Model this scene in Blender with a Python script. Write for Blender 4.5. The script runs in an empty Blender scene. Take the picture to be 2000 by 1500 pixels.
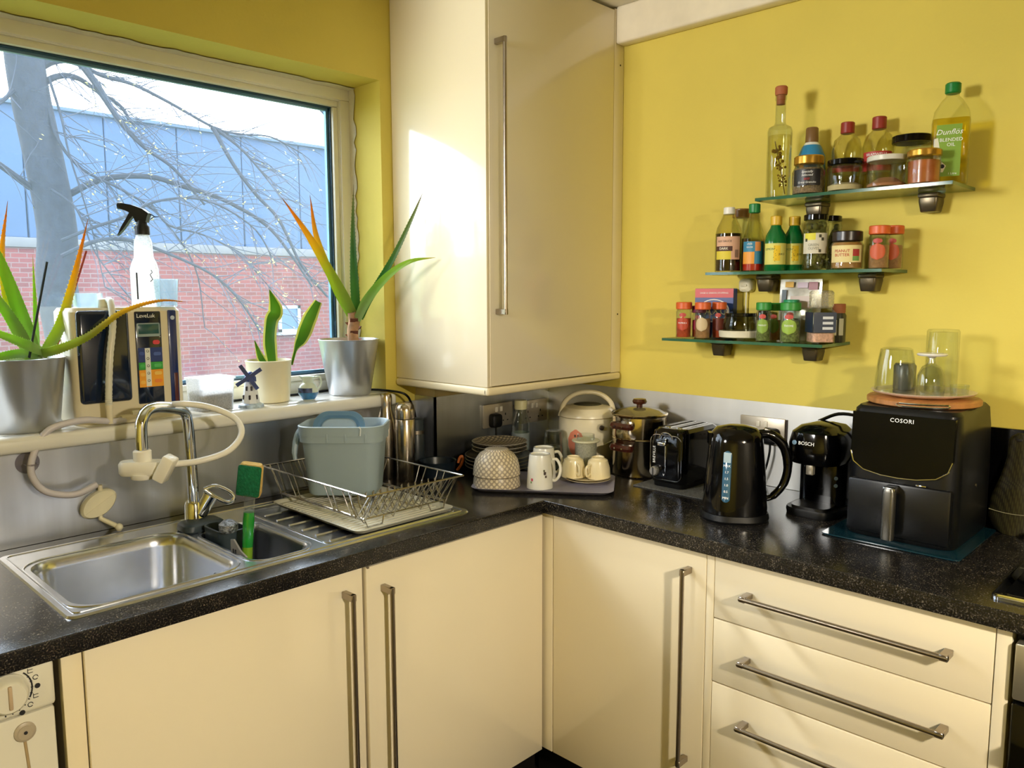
import bpy, bmesh, math, random
from mathutils import Vector, Matrix

# ------------------------------------------------------------------ camera, sky, exposure
scene = bpy.context.scene
col = scene.collection
CAM = Vector((-2.2586, -2.0930, 1.5004))
_y, _p, _r = math.radians(45.88835), math.radians(6.57194), math.radians(-0.1698)
_f = Vector((math.sin(_y)*math.cos(_p), math.cos(_y)*math.cos(_p), -math.sin(_p)))
_rt = Vector((math.cos(_y), -math.sin(_y), 0)); _up = _rt.cross(_f)
_r2 = _rt*math.cos(_r) + _up*math.sin(_r); _u2 = _r2.cross(_f)
cam = bpy.data.cameras.new('camera'); cam.sensor_fit = 'HORIZONTAL'; cam.sensor_width = 36
cam.lens = 1550.22*36/2000; cam.clip_start = .02; cam.clip_end = 200
camo = bpy.data.objects.new('camera', cam); col.objects.link(camo)
camo.matrix_world = Matrix(((_r2.x, _u2.x, -_f.x, CAM.x), (_r2.y, _u2.y, -_f.y, CAM.y), (_r2.z, _u2.z, -_f.z, CAM.z), (0, 0, 0, 1)))
scene.camera = camo

world = bpy.data.worlds.new('hazy_sky'); scene.world = world; world.use_nodes = True
_bg = world.node_tree.nodes['Background']; _bg.inputs[0].default_value = (.86, .93, 1.0, 1); _bg.inputs[1].default_value = 6.0

def sun(direction, strength, angle, color):
    l = bpy.data.lights.new('sun', 'SUN'); l.energy = strength; l.angle = math.radians(angle); l.color = color
    o = bpy.data.objects.new('sun', l); col.objects.link(o)
    o.rotation_euler = Vector(direction).to_track_quat('-Z', 'Y').to_euler(); o.location = (-3, 6, 6)
sun((.16, -.75, -.62), 3.0, 8, (1.0, .95, .86))

def portal(loc, rot, sx, sy):
    l = bpy.data.lights.new('daylight_portal', 'AREA'); l.shape = 'RECTANGLE'; l.size = sx; l.size_y = sy
    l.cycles.is_portal = True
    o = bpy.data.objects.new('daylight_portal', l); col.objects.link(o); o.location = loc; o.rotation_euler = rot

def lamp_light(loc, size, power, color):
    l = bpy.data.lights.new('ceiling_lamp_light', 'AREA'); l.shape = 'DISK'; l.size = size; l.energy = power; l.color = color
    o = bpy.data.objects.new('ceiling_lamp_light', l); col.objects.link(o); o.location = loc

scene.view_settings.view_transform = 'Standard'; scene.view_settings.look = 'None'
scene.view_settings.gamma = 1; scene.view_settings.use_curve_mapping = False
scene.view_settings.exposure = 0.62
scene.cycles.max_bounces = 10; scene.cycles.transparent_max_bounces = 24
scene.cycles.caustics_reflective = False; scene.cycles.caustics_refractive = False
scene.cycles.sample_clamp_indirect = 6

# ------------------------------------------------------------------ helpers
random.seed(7)
PI = math.pi
def lin(h):
    if not isinstance(h, str): return tuple(h)
    h = h.lstrip('#'); v = [int(h[i:i+2], 16)/255 for i in (0, 2, 4)]
    return tuple(c/12.92 if c <= .04045 else ((c+.055)/1.055)**2.4 for c in v)

MATS = {}
def M(name, colour, rough=.5, metal=0, coat=0, var=.06, vscale=12, bump=0, bscale=60, trans=0, alpha=1, emit=0, sub=0, ior=1.5, aniso=0, stretch=None, spec=.5):
    """principled surface with a little procedural variation"""
    if name in MATS: return MATS[name]
    m = bpy.data.materials.new(name); m.use_nodes = True; nt = m.node_tree; b = nt.nodes['Principled BSDF']
    c = lin(colour)
    tc = nt.nodes.new('ShaderNodeTexCoord'); mp = nt.nodes.new('ShaderNodeMapping')
    nt.links.new(tc.outputs['Object'], mp.inputs[0])
    if stretch: mp.inputs['Scale'].default_value = stretch
    nz = nt.nodes.new('ShaderNodeTexNoise'); nz.inputs['Scale'].default_value = vscale; nz.inputs['Detail'].default_value = 4
    nt.links.new(mp.outputs[0], nz.inputs['Vector'])
    rp = nt.nodes.new('ShaderNodeValToRGB')
    rp.color_ramp.elements[0].position = .3; rp.color_ramp.elements[1].position = .7
    rp.color_ramp.elements[0].color = tuple(x*(1-var) for x in c) + (1,)
    rp.color_ramp.elements[1].color = tuple(min(1, x*(1+var)) for x in c) + (1,)
    nt.links.new(nz.outputs[0], rp.inputs[0]); nt.links.new(rp.outputs[0], b.inputs['Base Color'])
    b.inputs['Roughness'].default_value = rough; b.inputs['Metallic'].default_value = metal
    b.inputs['Coat Weight'].default_value = coat; b.inputs['Coat Roughness'].default_value = .04
    b.inputs['Transmission Weight'].default_value = trans; b.inputs['IOR'].default_value = ior
    b.inputs['Anisotropic'].default_value = aniso; b.inputs['Specular IOR Level'].default_value = spec
    if sub: b.inputs['Subsurface Weight'].default_value = sub; b.inputs['Subsurface Radius'].default_value = (.01, .01, .01)
    if emit: b.inputs['Emission Color'].default_value = c + (1,); b.inputs['Emission Strength'].default_value = emit
    if bump:
        n2 = nt.nodes.new('ShaderNodeTexNoise'); n2.inputs['Scale'].default_value = bscale; n2.inputs['Detail'].default_value = 6
        nt.links.new(mp.outputs[0], n2.inputs['Vector'])
        bp = nt.nodes.new('ShaderNodeBump'); bp.inputs['Strength'].default_value = bump; bp.inputs['Distance'].default_value = .004
        nt.links.new(n2.outputs[0], bp.inputs['Height']); nt.links.new(bp.outputs[0], b.inputs['Normal'])
    MATS[name] = m
    return m

def glassy(name, tint=(1, 1, 1), rough=.0, ior=1.45, haze=0.0, hcol=(1, 1, 1)):
    """thin-walled glass: fresnel reflection over tinted see-through, optional milky film"""
    if name in MATS: return MATS[name]
    m = bpy.data.materials.new(name); m.use_nodes = True; nt = m.node_tree; nt.nodes.clear()
    out = nt.nodes.new('ShaderNodeOutputMaterial'); tr = nt.nodes.new('ShaderNodeBsdfTransparent'); gl = nt.nodes.new('ShaderNodeBsdfGlossy')
    tr.inputs[0].default_value = tuple(tint) + (1,); gl.inputs['Roughness'].default_value = rough
    lw = nt.nodes.new('ShaderNodeLayerWeight'); lw.inputs[0].default_value = .5      # Schlick reflectance, same from both sides
    pw = nt.nodes.new('ShaderNodeMath'); pw.operation = 'POWER'; pw.inputs[1].default_value = 2.6; nt.links.new(lw.outputs['Facing'], pw.inputs[0])
    f0 = ((ior-1)/(ior+1))**2; fr = nt.nodes.new('ShaderNodeMath'); fr.operation = 'MULTIPLY_ADD'; fr.inputs[1].default_value = .7*(1-f0); fr.inputs[2].default_value = f0; nt.links.new(pw.outputs[0], fr.inputs[0])
    mx = nt.nodes.new('ShaderNodeMixShader'); nt.links.new(fr.outputs[0], mx.inputs[0])
    base = tr.outputs[0]
    if haze:
        di = nt.nodes.new('ShaderNodeBsdfTranslucent'); di.inputs[0].default_value = tuple(hcol) + (1,)
        df = nt.nodes.new('ShaderNodeBsdfDiffuse'); df.inputs[0].default_value = tuple(hcol) + (1,)
        ms = nt.nodes.new('ShaderNodeMixShader'); ms.inputs[0].default_value = .4
        nt.links.new(di.outputs[0], ms.inputs[1]); nt.links.new(df.outputs[0], ms.inputs[2])
        nz = nt.nodes.new('ShaderNodeTexNoise'); nz.inputs['Scale'].default_value = 260; nz.inputs['Detail'].default_value = 3
        tc = nt.nodes.new('ShaderNodeTexCoord'); nt.links.new(tc.outputs['Object'], nz.inputs['Vector'])
        mr = nt.nodes.new('ShaderNodeMapRange'); mr.inputs[1].default_value = .3; mr.inputs[2].default_value = .75
        mr.inputs[3].default_value = haze*.7; mr.inputs[4].default_value = haze*1.4
        nt.links.new(nz.outputs[0], mr.inputs[0])
        m2 = nt.nodes.new('ShaderNodeMixShader'); nt.links.new(mr.outputs[0], m2.inputs[0])
        nt.links.new(tr.outputs[0], m2.inputs[1]); nt.links.new(ms.outputs[0], m2.inputs[2]); base = m2.outputs[0]
    nt.links.new(base, mx.inputs[1]); nt.links.new(gl.outputs[0], mx.inputs[2]); nt.links.new(mx.outputs[0], out.inputs[0])
    MATS[name] = m
    return m

def ramp_mat(name, stops, attr='tipness', rough=.4, translucent=.45):
    """leaf tissue: colour runs along the leaf, light passes through it"""
    m = bpy.data.materials.new(name); m.use_nodes = True; nt = m.node_tree; b = nt.nodes['Principled BSDF']
    at = nt.nodes.new('ShaderNodeAttribute'); at.attribute_name = attr
    rp = nt.nodes.new('ShaderNodeValToRGB'); cr = rp.color_ramp
    while len(cr.elements) < len(stops): cr.elements.new(.5)
    for e, (p, c) in zip(cr.elements, stops): e.position = p; e.color = lin(c) + (1,)
    nt.links.new(at.outputs['Fac'], rp.inputs[0]); nt.links.new(rp.outputs[0], b.inputs['Base Color'])
    b.inputs['Roughness'].default_value = rough
    tl = nt.nodes.new('ShaderNodeBsdfTranslucent'); nt.links.new(rp.outputs[0], tl.inputs[0])
    mx = nt.nodes.new('ShaderNodeMixShader'); mx.inputs[0].default_value = translucent
    out = nt.nodes['Material Output']
    nt.links.new(b.outputs[0], mx.inputs[1]); nt.links.new(tl.outputs[0], mx.inputs[2]); nt.links.new(mx.outputs[0], out.inputs[0])
    return m

def catmull(pts, k=6):
    P = [Vector(p) for p in pts]
    if len(P) < 3: return P
    P = [P[0]*2-P[1]] + P + [P[-1]*2-P[-2]]; out = []
    for i in range(1, len(P)-2):
        for j in range(k):
            t = j/k; a, b, c, d = P[i-1], P[i], P[i+1], P[i+2]
            out.append(.5*((2*b)+(c-a)*t+(2*a-5*b+4*c-d)*t*t+(3*b-a-3*c+d)*t**3))
    out.append(P[-2]); return out

def rrect(hx, hy, rad, n=5):
    rad = min(rad, hx-1e-5, hy-1e-5); out = []
    for cx, cy, a0 in ((hx-rad, hy-rad, 0), (-hx+rad, hy-rad, PI/2), (-hx+rad, -hy+rad, PI), (hx-rad, -hy+rad, 1.5*PI)):
        for i in range(n+1):
            a = a0+PI/2*i/n; out.append((cx+rad*math.cos(a), cy+rad*math.sin(a)))
    return out

class MB:
    def __init__(self): self.bm = bmesh.new(); self.uvz = None
    def _v(self, p): return self.bm.verts.new(p)
    def box(self, x0, x1, y0, y1, z0, z1, bev=0, seg=2, M4=None):
        b2 = bmesh.new()
        bmesh.ops.create_cube(b2, size=1)
        for v in b2.verts: v.co = ((x0+x1)/2+v.co.x*(x1-x0), (y0+y1)/2+v.co.y*(y1-y0), (z0+z1)/2+v.co.z*(z1-z0))
        if bev: bmesh.ops.bevel(b2, geom=list(b2.edges), offset=bev, segments=seg, affect='EDGES', profile=.5)
        if M4: bmesh.ops.transform(b2, matrix=M4, verts=b2.verts)
        self.merge(b2); return self
    def merge(self, b2):
        me = bpy.data.meshes.new('t'); b2.to_mesh(me); b2.free(); self.bm.from_mesh(me); bpy.data.meshes.remove(me)
    def loft(self, rings, cap0=True, cap1=True, closed=True):
        rows = [[self._v(p) for p in r] for r in rings]; n = len(rows[0])
        for a, b in zip(rows, rows[1:]):
            for i in range(n if closed else n-1):
                j = (i+1) % n
                try: self.bm.faces.new((a[i], a[j], b[j], b[i]))
                except ValueError: pass
        if cap0: self.bm.faces.new(rows[0][::-1])
        if cap1: self.bm.faces.new(rows[-1])
        return self
    def lathe(self, prof, n=28, c=(0, 0, 0), cap0=True, cap1=True, axis=None):
        rings = []
        for r, z in prof:
            ring = [Vector((r*math.cos(2*PI*i/n), r*math.sin(2*PI*i/n), z)) for i in range(n)]
            if axis is not None:
                q = Vector((0, 0, 1)).rotation_difference(Vector(axis)); ring = [q @ p for p in ring]
            rings.append([p+Vector(c) for p in ring])
        return self.loft(rings, cap0, cap1)
    def rloft(self, secs, n=5, cap0=True, cap1=True, M4=None):
        """sections (hx, hy, corner radius, z[, ox, oy])"""
        rings = []
        for s in secs:
            ox, oy = (s[4], s[5]) if len(s) > 4 else (0, 0)
            ring = [Vector((x+ox, y+oy, s[3])) for x, y in rrect(s[0], s[1], s[2], n)]
            rings.append([M4 @ p for p in ring] if M4 else ring)
        return self.loft(rings, cap0, cap1)
    def cyl(self, a, b, r, r1=None, n=20):
        a, b = Vector(a), Vector(b); r1 = r if r1 is None else r1
        return self.tube([a, b], [r, r1], n)
    def tube(self, pts, r, n=8, cap=True, smooth=0):
        P = catmull(pts, smooth) if smooth else [Vector(p) for p in pts]
        m = len(P); R = r if isinstance(r, (list, tuple)) else [r]*m
        if len(R) != m: R = [R[0]+(R[-1]-R[0])*i/(m-1) for i in range(m)] if len(R) == 2 else [R[min(len(R)-1, int(i*len(R)/m))] for i in range(m)]
        t0 = (P[1]-P[0]).normalized(); s = t0.orthogonal().normalized(); rings = []
        for i in range(m):
            t = (P[min(i+1, m-1)]-P[max(i-1, 0)])
            t = t.normalized() if t.length > 1e-9 else t0
            s = (s-t*s.dot(t)).normalized(); u = t.cross(s)
            rings.append([P[i]+(s*math.cos(2*PI*k/n)+u*math.sin(2*PI*k/n))*R[i] for k in range(n)])
        return self.loft(rings, cap, cap)
    def prism(self, poly, a, b, plane='xy'):
        f = {'xy': lambda p, t: (p[0], p[1], t), 'xz': lambda p, t: (p[0], t, p[1]), 'yz': lambda p, t: (t, p[0], p[1])}[plane]
        return self.loft([[f(p, a) for p in poly], [f(p, b) for p in poly]])
    def sphere(self, c, r, sz=1, n=16, m=10):
        return self.lathe([(max(1e-4, r*math.sin(PI*i/m)), -r*sz*math.cos(PI*i/m)) for i in range(m+1)], n, c)
    def patch(self, R, z0, z1, a0, a1, n=14, R1=None):
        """curved label hugging a round body"""
        R1 = R if R1 is None else R1
        return self.loft([[(rr*math.cos(a0+(a1-a0)*i/n), rr*math.sin(a0+(a1-a0)*i/n), z) for i in range(n+1)] for rr, z in ((R, z0), (R1, z1))], False, False, False)
    def epatch(self, R, zc, hz, ac, ha, n=8):
        """oval label hugging a round body"""
        rows = []
        for k in range(n+1):
            t = -1+2*k/n; w = ha*max(.06, math.sqrt(max(0, 1-t*t))); rows.append([(R*math.cos(ac+w*(-1+i/4)), R*math.sin(ac+w*(-1+i/4)), zc+hz*t) for i in range(9)])
        return self.loft(rows, False, False, False)
    def xf(self, M4): bmesh.ops.transform(self.bm, matrix=M4, verts=self.bm.verts); return self
    def mesh(self, name, mat, ang=38, fix=True):
        if fix: bmesh.ops.recalc_face_normals(self.bm, faces=self.bm.faces)
        me = bpy.data.meshes.new(name); self.bm.to_mesh(me); self.bm.free()
        me.materials.append(mat); me.shade_smooth(); me.set_sharp_from_angle(angle=math.radians(ang))
        return me
    def build(self, name, mat, parent=None, ang=38, loc=None, fix=True):
        o = bpy.data.objects.new(name, self.mesh(name, mat, ang, fix)); col.objects.link(o)
        if parent: o.parent = parent
        if loc: o.location = loc
        return o

def tag(o, label=None, cat=None, group=None, kind=None):
    if label: o['label'] = label
    if cat: o['category'] = cat
    if group: o['group'] = group
    if kind: o['kind'] = kind
    return o
def thing(name, label, cat, loc=(0, 0, 0), rz=0, group=None):
    o = bpy.data.objects.new(name, None); col.objects.link(o); o.location = loc; o.rotation_euler = (0, 0, rz)
    o.empty_display_size = .02
    return tag(o, label, cat, group)
def struct(o): o['kind'] = 'structure'; return o
def dup(src, loc, rz, label):
    r = src.copy(); col.objects.link(r); r.location = loc; r.rotation_euler = (0, 0, rz); r['label'] = label
    for ch in src.children:
        c = ch.copy(); col.objects.link(c); c.parent = r
        for g in ch.children:
            d = g.copy(); col.objects.link(d); d.parent = c
    return r
def facing(x, y): return math.atan2(CAM.y-y, CAM.x-x)

def text_mesh(body, size, align='CENTER', extrude=.0002, shear=0, space=1):
    cu = bpy.data.curves.new('lettering', 'FONT'); cu.body = body; cu.size = size; cu.align_x = align; cu.align_y = 'CENTER'
    cu.extrude = extrude; cu.resolution_u = 2; cu.shear = shear; cu.space_character = space
    o = bpy.data.objects.new('lettering', cu); col.objects.link(o)
    bpy.context.view_layer.update()
    me = bpy.data.meshes.new_from_object(o.evaluated_get(bpy.context.evaluated_depsgraph_get()))
    bpy.data.objects.remove(o); bpy.data.curves.remove(cu); return me
def text_flat(body, size, mat, parent, origin, right, up, bold=0, **k):
    """flat print: local x -> right, y -> up"""
    me = text_mesh(body, size, **k); right = Vector(right).normalized(); up = Vector(up).normalized(); n = right.cross(up)
    me.transform(Matrix(((right.x, up.x, n.x, origin[0]), (right.y, up.y, n.y, origin[1]), (right.z, up.z, n.z, origin[2]), (0, 0, 0, 1))))
    me.materials.clear(); me.materials.append(mat); me.name = 'lettering'
    o = bpy.data.objects.new('lettering', me); col.objects.link(o); o.parent = parent; return o
def text_wrap(body, size, mat, parent, R, z, phi, **k):
    """print wrapped round a body of radius R"""
    me = text_mesh(body, size, extrude=0, **k)
    for v in me.vertices:
        a = phi+v.co.x/R; zz = z+v.co.y; v.co = (R*math.cos(a), R*math.sin(a), zz)
    me.materials.clear(); me.materials.append(mat); me.name = 'lettering'
    o = bpy.data.objects.new('lettering', me); col.objects.link(o); o.parent = parent; return o

# ------------------------------------------------------------------ shared materials
def wall_paint(name, colour):
    return M(name, colour, rough=.75, var=.04, vscale=3, bump=.12, bscale=90)
PAINT = wall_paint('yellow_paint', '#dcc95c')
CREAM = M('cream_gloss', '#eee3c8', rough=.16, coat=.6, var=.01, vscale=2)
CREAM_M = M('cream_satin', '#e9dcba', rough=.4, var=.015, vscale=3)
WHITE = M('white_satin', '#eeece4', rough=.35, var=.02)
UPVC = M('white_upvc', '#ece9dd', rough=.3, var=.02)
STEEL = M('brushed_steel', '#c2c3c6', rough=.27, metal=1, var=.05, vscale=60, stretch=(1, 1, .03))
SPLASHR = M('splash_steel_lit', '#e4e4e2', rough=.46, metal=1, var=.1, vscale=6, stretch=(1, 1, .08))  # paler copy of the steel, bright window reflection put into its colour
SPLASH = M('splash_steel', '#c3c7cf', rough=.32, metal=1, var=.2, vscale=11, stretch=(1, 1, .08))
SINKM = M('sink_steel', '#d5d9e2', rough=.22, metal=1, var=.05, vscale=30)
CHROME = M('chrome', '#e2e6ee', rough=.05, metal=1, var=.01)
BRUSHED = M('handle_steel', '#a89d90', rough=.28, metal=1, var=.04, vscale=40)
BLACK = M('black_gloss', '#040405', rough=.1, var=.05, spec=.4)
BLACKM = M('black_matt', '#08090a', rough=.45, var=.08, spec=.3)
RUBBER = M('dark_gasket', '#123a52', rough=.5, var=.05)
PRINT_W = M('white_print', '#f2f2f0', rough=.6, var=.01)
PRINT_K = M('black_print', '#15151a', rough=.6, var=.02)
PRINT_R = M('red_print', '#b3202a', rough=.6, var=.02)
GLASS = glassy('clear_glass', (.93, .95, .93))
PLASTIC_CLEAR = glassy('clear_plastic', (.9, .92, .9), rough=.08, haze=.06)
# ------------------------------------------------------------------ room shell
RX0, RY0, RZ1 = -3.3, -3.7, 2.436            # left wall, wall behind the camera, ceiling
WX0, WX1, WZ0, WZ1 = -2.45, -.6924, 1.150, 2.163   # window opening
TH = .27
FLOORM = M('dark_floor_tile', '#1c1512', rough=.3, var=.3, vscale=5)
b = MB(); b.box(RX0-.2, .2, RY0-.2, TH, -.06, 0); struct(b.build('floor', FLOORM))
b = MB()
for i in range(3):
    for j in range(4): b.box(-1.75+i*.335, -1.42+i*.335, -2.0+j*.335, -1.67+j*.335, 0, .004, .002, 1)
FL = bpy.data.objects['floor']
me = MB().box(-.1655, .1655, -.1655, .1655, 0, .005, .002, 1).mesh('floor_tile', FLOORM)
b.bm.free()
for i in range(5):
    for j in range(5):
        o = bpy.data.objects.new('floor_tile', me); col.objects.link(o); o.parent = FL; o.location = (-1.75+i*.335, -1.9+j*.335, 0)
b = MB(); b.box(RX0-.2, .2, RY0-.2, TH, RZ1, RZ1+.1); struct(b.build('ceiling', M('ceiling_paint', '#e9e2cc', rough=.8, bump=.1, bscale=40)))
b = MB(); b.box(0, .2, RY0-.2, TH, 0, RZ1); struct(b.build('wall_right', PAINT))
b = MB()
b.box(RX0-.2, WX0, 0, TH, 0, RZ1).box(WX1, 0, 0, TH, 0, RZ1).box(WX0, WX1, 0, TH, 0, WZ0).box(WX0, WX1, 0, TH, WZ1, RZ1)
wb = struct(b.build('wall_back', PAINT))
b = MB()       # ragged white filler line where the frame meets the reveal
random.seed(3)
def caulk(p0, p1, wdir, n):
    p0, p1, wdir = Vector(p0), Vector(p1), Vector(wdir); d = Vector((0, .001, 0))
    r0, r1 = [], []
    for i in range(n+1):
        p = p0.lerp(p1, i/n); w = .010+.010*random.random()
        r0.append(p); r1.append(p+Vector((0, -w*1.6, 0))+wdir*.0012)
    b.loft([r0, r1], False, False, False)
    b.loft([[p+wdir*.006 for p in r0], [p+wdir*.0012 for p in r1]], False, False, False)
caulk((WX0, .1595, WZ1-.0008), (WX1, .1595, WZ1-.0008), (0, 0, -1), 60)
caulk((WX1-.0008, .1595, WZ1), (WX1-.0008, .1595, WZ0+.03), (-1, 0, 0), 40)
b.build('filler_line', M('filler', '#ddd5bd', rough=.8, bump=.3), wb)
# left wall and wall behind the camera (out of frame)
b = MB(); b.box(RX0-.2, RX0, RY0, 0, 0, RZ1); struct(b.build('wall_left', PAINT))
b = MB(); b.box(RX0, 0, RY0-.2, RY0, 0, RZ1); struct(b.build('wall_front', wall_paint('stone_paint', '#8f8a80')))
WINGLASS = glassy('window_glass', (.97, .985, 1), ior=1.35)
DUSTY = glassy('dusty_window_glass', (.97, .985, 1), ior=1.35, haze=.042, hcol=(.66, .83, 1))
# window
FY = .16
w1 = thing('window_1', 'white framed window', None); del w1['label']; struct(w1)
def rect_frame(x0, x1, z0, z1, w, y0, y1, bev):
    b = MB()
    b.box(x0, x1, y0, y1, z1-w, z1, bev).box(x0, x1, y0, y1, z0, z0+w, bev)
    b.box(x0, x0+w, y0, y1, z0+w, z1-w, bev).box(x1-w, x1, y0, y1, z0+w, z1-w, bev); return b
fz0 = 1.175
rect_frame(WX0, WX1, fz0, WZ1, .040, FY, FY+.07, .004).build('outer_frame', UPVC, w1)
rect_frame(WX0+.036, WX1-.036, fz0+.036, WZ1-.036, .007, FY+.006, FY+.05, .002).build('frame_groove_bead', UPVC, w1)
rect_frame(WX0+.042, WX1-.042, fz0+.042, WZ1-.042, .020, FY+.010, FY+.055, .006).build('glazing_bead', UPVC, w1)
rect_frame(WX0+.061, WX1-.061, fz0+.061, WZ1-.061, .005, FY+.022, FY+.05, 0).build('gasket', RUBBER, w1)
rect_frame(WX0+.060, WX1-.060, fz0+.060, WZ1-.060, .014, FY+.034, FY+.046, 0).build('glass_spacer', M('blue_spacer', '#5f93b4', rough=.35, metal=.3), w1)
b = MB(); b.box(WX0+.06, WX1-.06, FY+.028, FY+.032, fz0+.06, WZ1-.06); b.build('inner_pane', WINGLASS, w1)
b = MB(); b.box(WX0+.06, WX1-.06, FY+.048, FY+.052, fz0+.06, WZ1-.06); b.build('outer_pane', DUSTY, w1)
portal(((WX0+WX1)/2, TH+.02, (WZ0+WZ1)/2), (PI/2, 0, PI), WX1-WX0, WZ1-WZ0)
b = MB()   # sill board with a rounded nose
b.box(WX0, WX1, -.01, FY+.02, 1.15, 1.178, .002).box(WX0-.05, WX1+.0, -.06, .0, 1.139, 1.178, .012, 3); b.build('sill_board', M('sill_white', '#e9e8e2', rough=.22, coat=.3, var=.02), w1)

# boxed beam, steel splashbacks, pipe boxing under the wall cabinet
b = MB(); b.box(-.05, 0, RY0, -.434, 2.317, RZ1, .008, 3); struct(b.build('trim_1', M('beam_white', '#ece2cb', rough=.5, bump=.05)))
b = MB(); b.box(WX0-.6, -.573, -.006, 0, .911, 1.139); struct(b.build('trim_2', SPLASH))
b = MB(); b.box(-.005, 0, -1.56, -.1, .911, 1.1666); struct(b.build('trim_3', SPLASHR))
b = MB(); b.box(-.012, 0, -2.6, -1.562, .911, 1.162, .001); struct(b.build('trim_4', BLACK))
b = MB(); b.box(-.57, 0, -.1, 0, .911, 1.195); bx = struct(b.build('trim_5', M('boxing_board', '#d9c9a2', rough=.6)))
b = MB(); b.box(-.5735, -.566, -.104, -.0, .911, 1.158).box(-.5735, -.006, -.104, -.098, .911, 1.158); b.build('steel_facing', SPLASH, bx)

# ------------------------------------------------------------------ outside: brick building, tree, ground
b = MB(); b.box(-30, 40, .6, 60, -.5, -.42); struct(b.build('ground', M('lawn', '#5f6a3a', rough=.9, var=.3, vscale=2, bump=.5, bscale=10)))
def brick_mat():
    m = bpy.data.materials.new('far_brick'); m.use_nodes = True; nt = m.node_tree; p = nt.nodes['Principled BSDF']
    tc = nt.nodes.new('ShaderNodeTexCoord'); mp = nt.nodes.new('ShaderNodeMapping'); mp.inputs['Rotation'].default_value = (PI/2, 0, 0)
    nt.links.new(tc.outputs['Object'], mp.inputs[0])
    bt = nt.nodes.new('ShaderNodeTexBrick'); nt.links.new(mp.outputs[0], bt.inputs['Vector'])
    bt.inputs['Color1'].default_value = lin('#6b2f2d') + (1,); bt.inputs['Color2'].default_value = lin('#5a2625') + (1,); bt.inputs['Mortar'].default_value = lin('#665250') + (1,)
    bt.inputs['Scale'].default_value = 1; bt.inputs['Brick Width'].default_value = .225; bt.inputs['Row Height'].default_value = .075; bt.inputs['Mortar Size'].default_value = .008
    nt.links.new(bt.outputs[0], p.inputs['Base Color']); p.inputs['Roughness'].default_value = .9; return m
BD = 12.0
bl = thing('brick_building', 'red brick building with blue-grey clad upper storey across the garden', 'building', (4.5, BD, -.42))
b = MB(); b.box(-9, 12, 0, .4, 0, 2.64); b.build('brick_wall', brick_mat(), bl)
b = MB(); b.box(-9, 12, -.05, .4, 2.64, 2.79, .01); b.build('coping_band', M('concrete', '#5f6164', rough=.9, bump=.2), bl)
CLAD = M('blue_cladding', '#2c4868', rough=.7, var=.08, vscale=.8)
me = MB().box(-.595, .595, 0, .08, 0, 2.03, .012, 1).mesh('cladding_panel', CLAD)
for i in range(17):
    o = bpy.data.objects.new('cladding_panel', me); col.objects.link(o); o.parent = bl; o.location = (-8.39+i*1.205, .1, 2.79)
b = MB(); b.box(-9, 12, .17, 6, 2.79, 4.78); b.build('upper_storey', M('cladding_backing', '#4b6078', rough=.8), bl)
b = MB(); b.box(-9, 12, .02, 6, 4.80, 4.86, .01); b.build('roof_edge', M('roof_edge', '#3c5064', rough=.7), bl)
wf = MB(); x0, x1, z0, z1 = 1.22, 1.70, 1.16, 1.68
wf.box(x0, x1, -.04, .02, z1-.06, z1).box(x0, x1, -.04, .02, z0, z0+.06).box(x0, x0+.06, -.04, .02, z0, z1).box(x1-.06, x1, -.04, .02, z0, z1)
o = wf.build('window', M('far_white', '#8d98a6', rough=.5), bl)
b = MB(); b.box(x0+.06, x1-.06, -.015, -.005, z0+.06, z1-.06); b.build('pane', M('far_pane', '#2f5578', rough=.3), o)
b = MB(); b.box(x0-.05, x1+.05, -.09, .02, z0-.05, z0); b.build('window_sill', MATS['far_white'], o)

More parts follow.
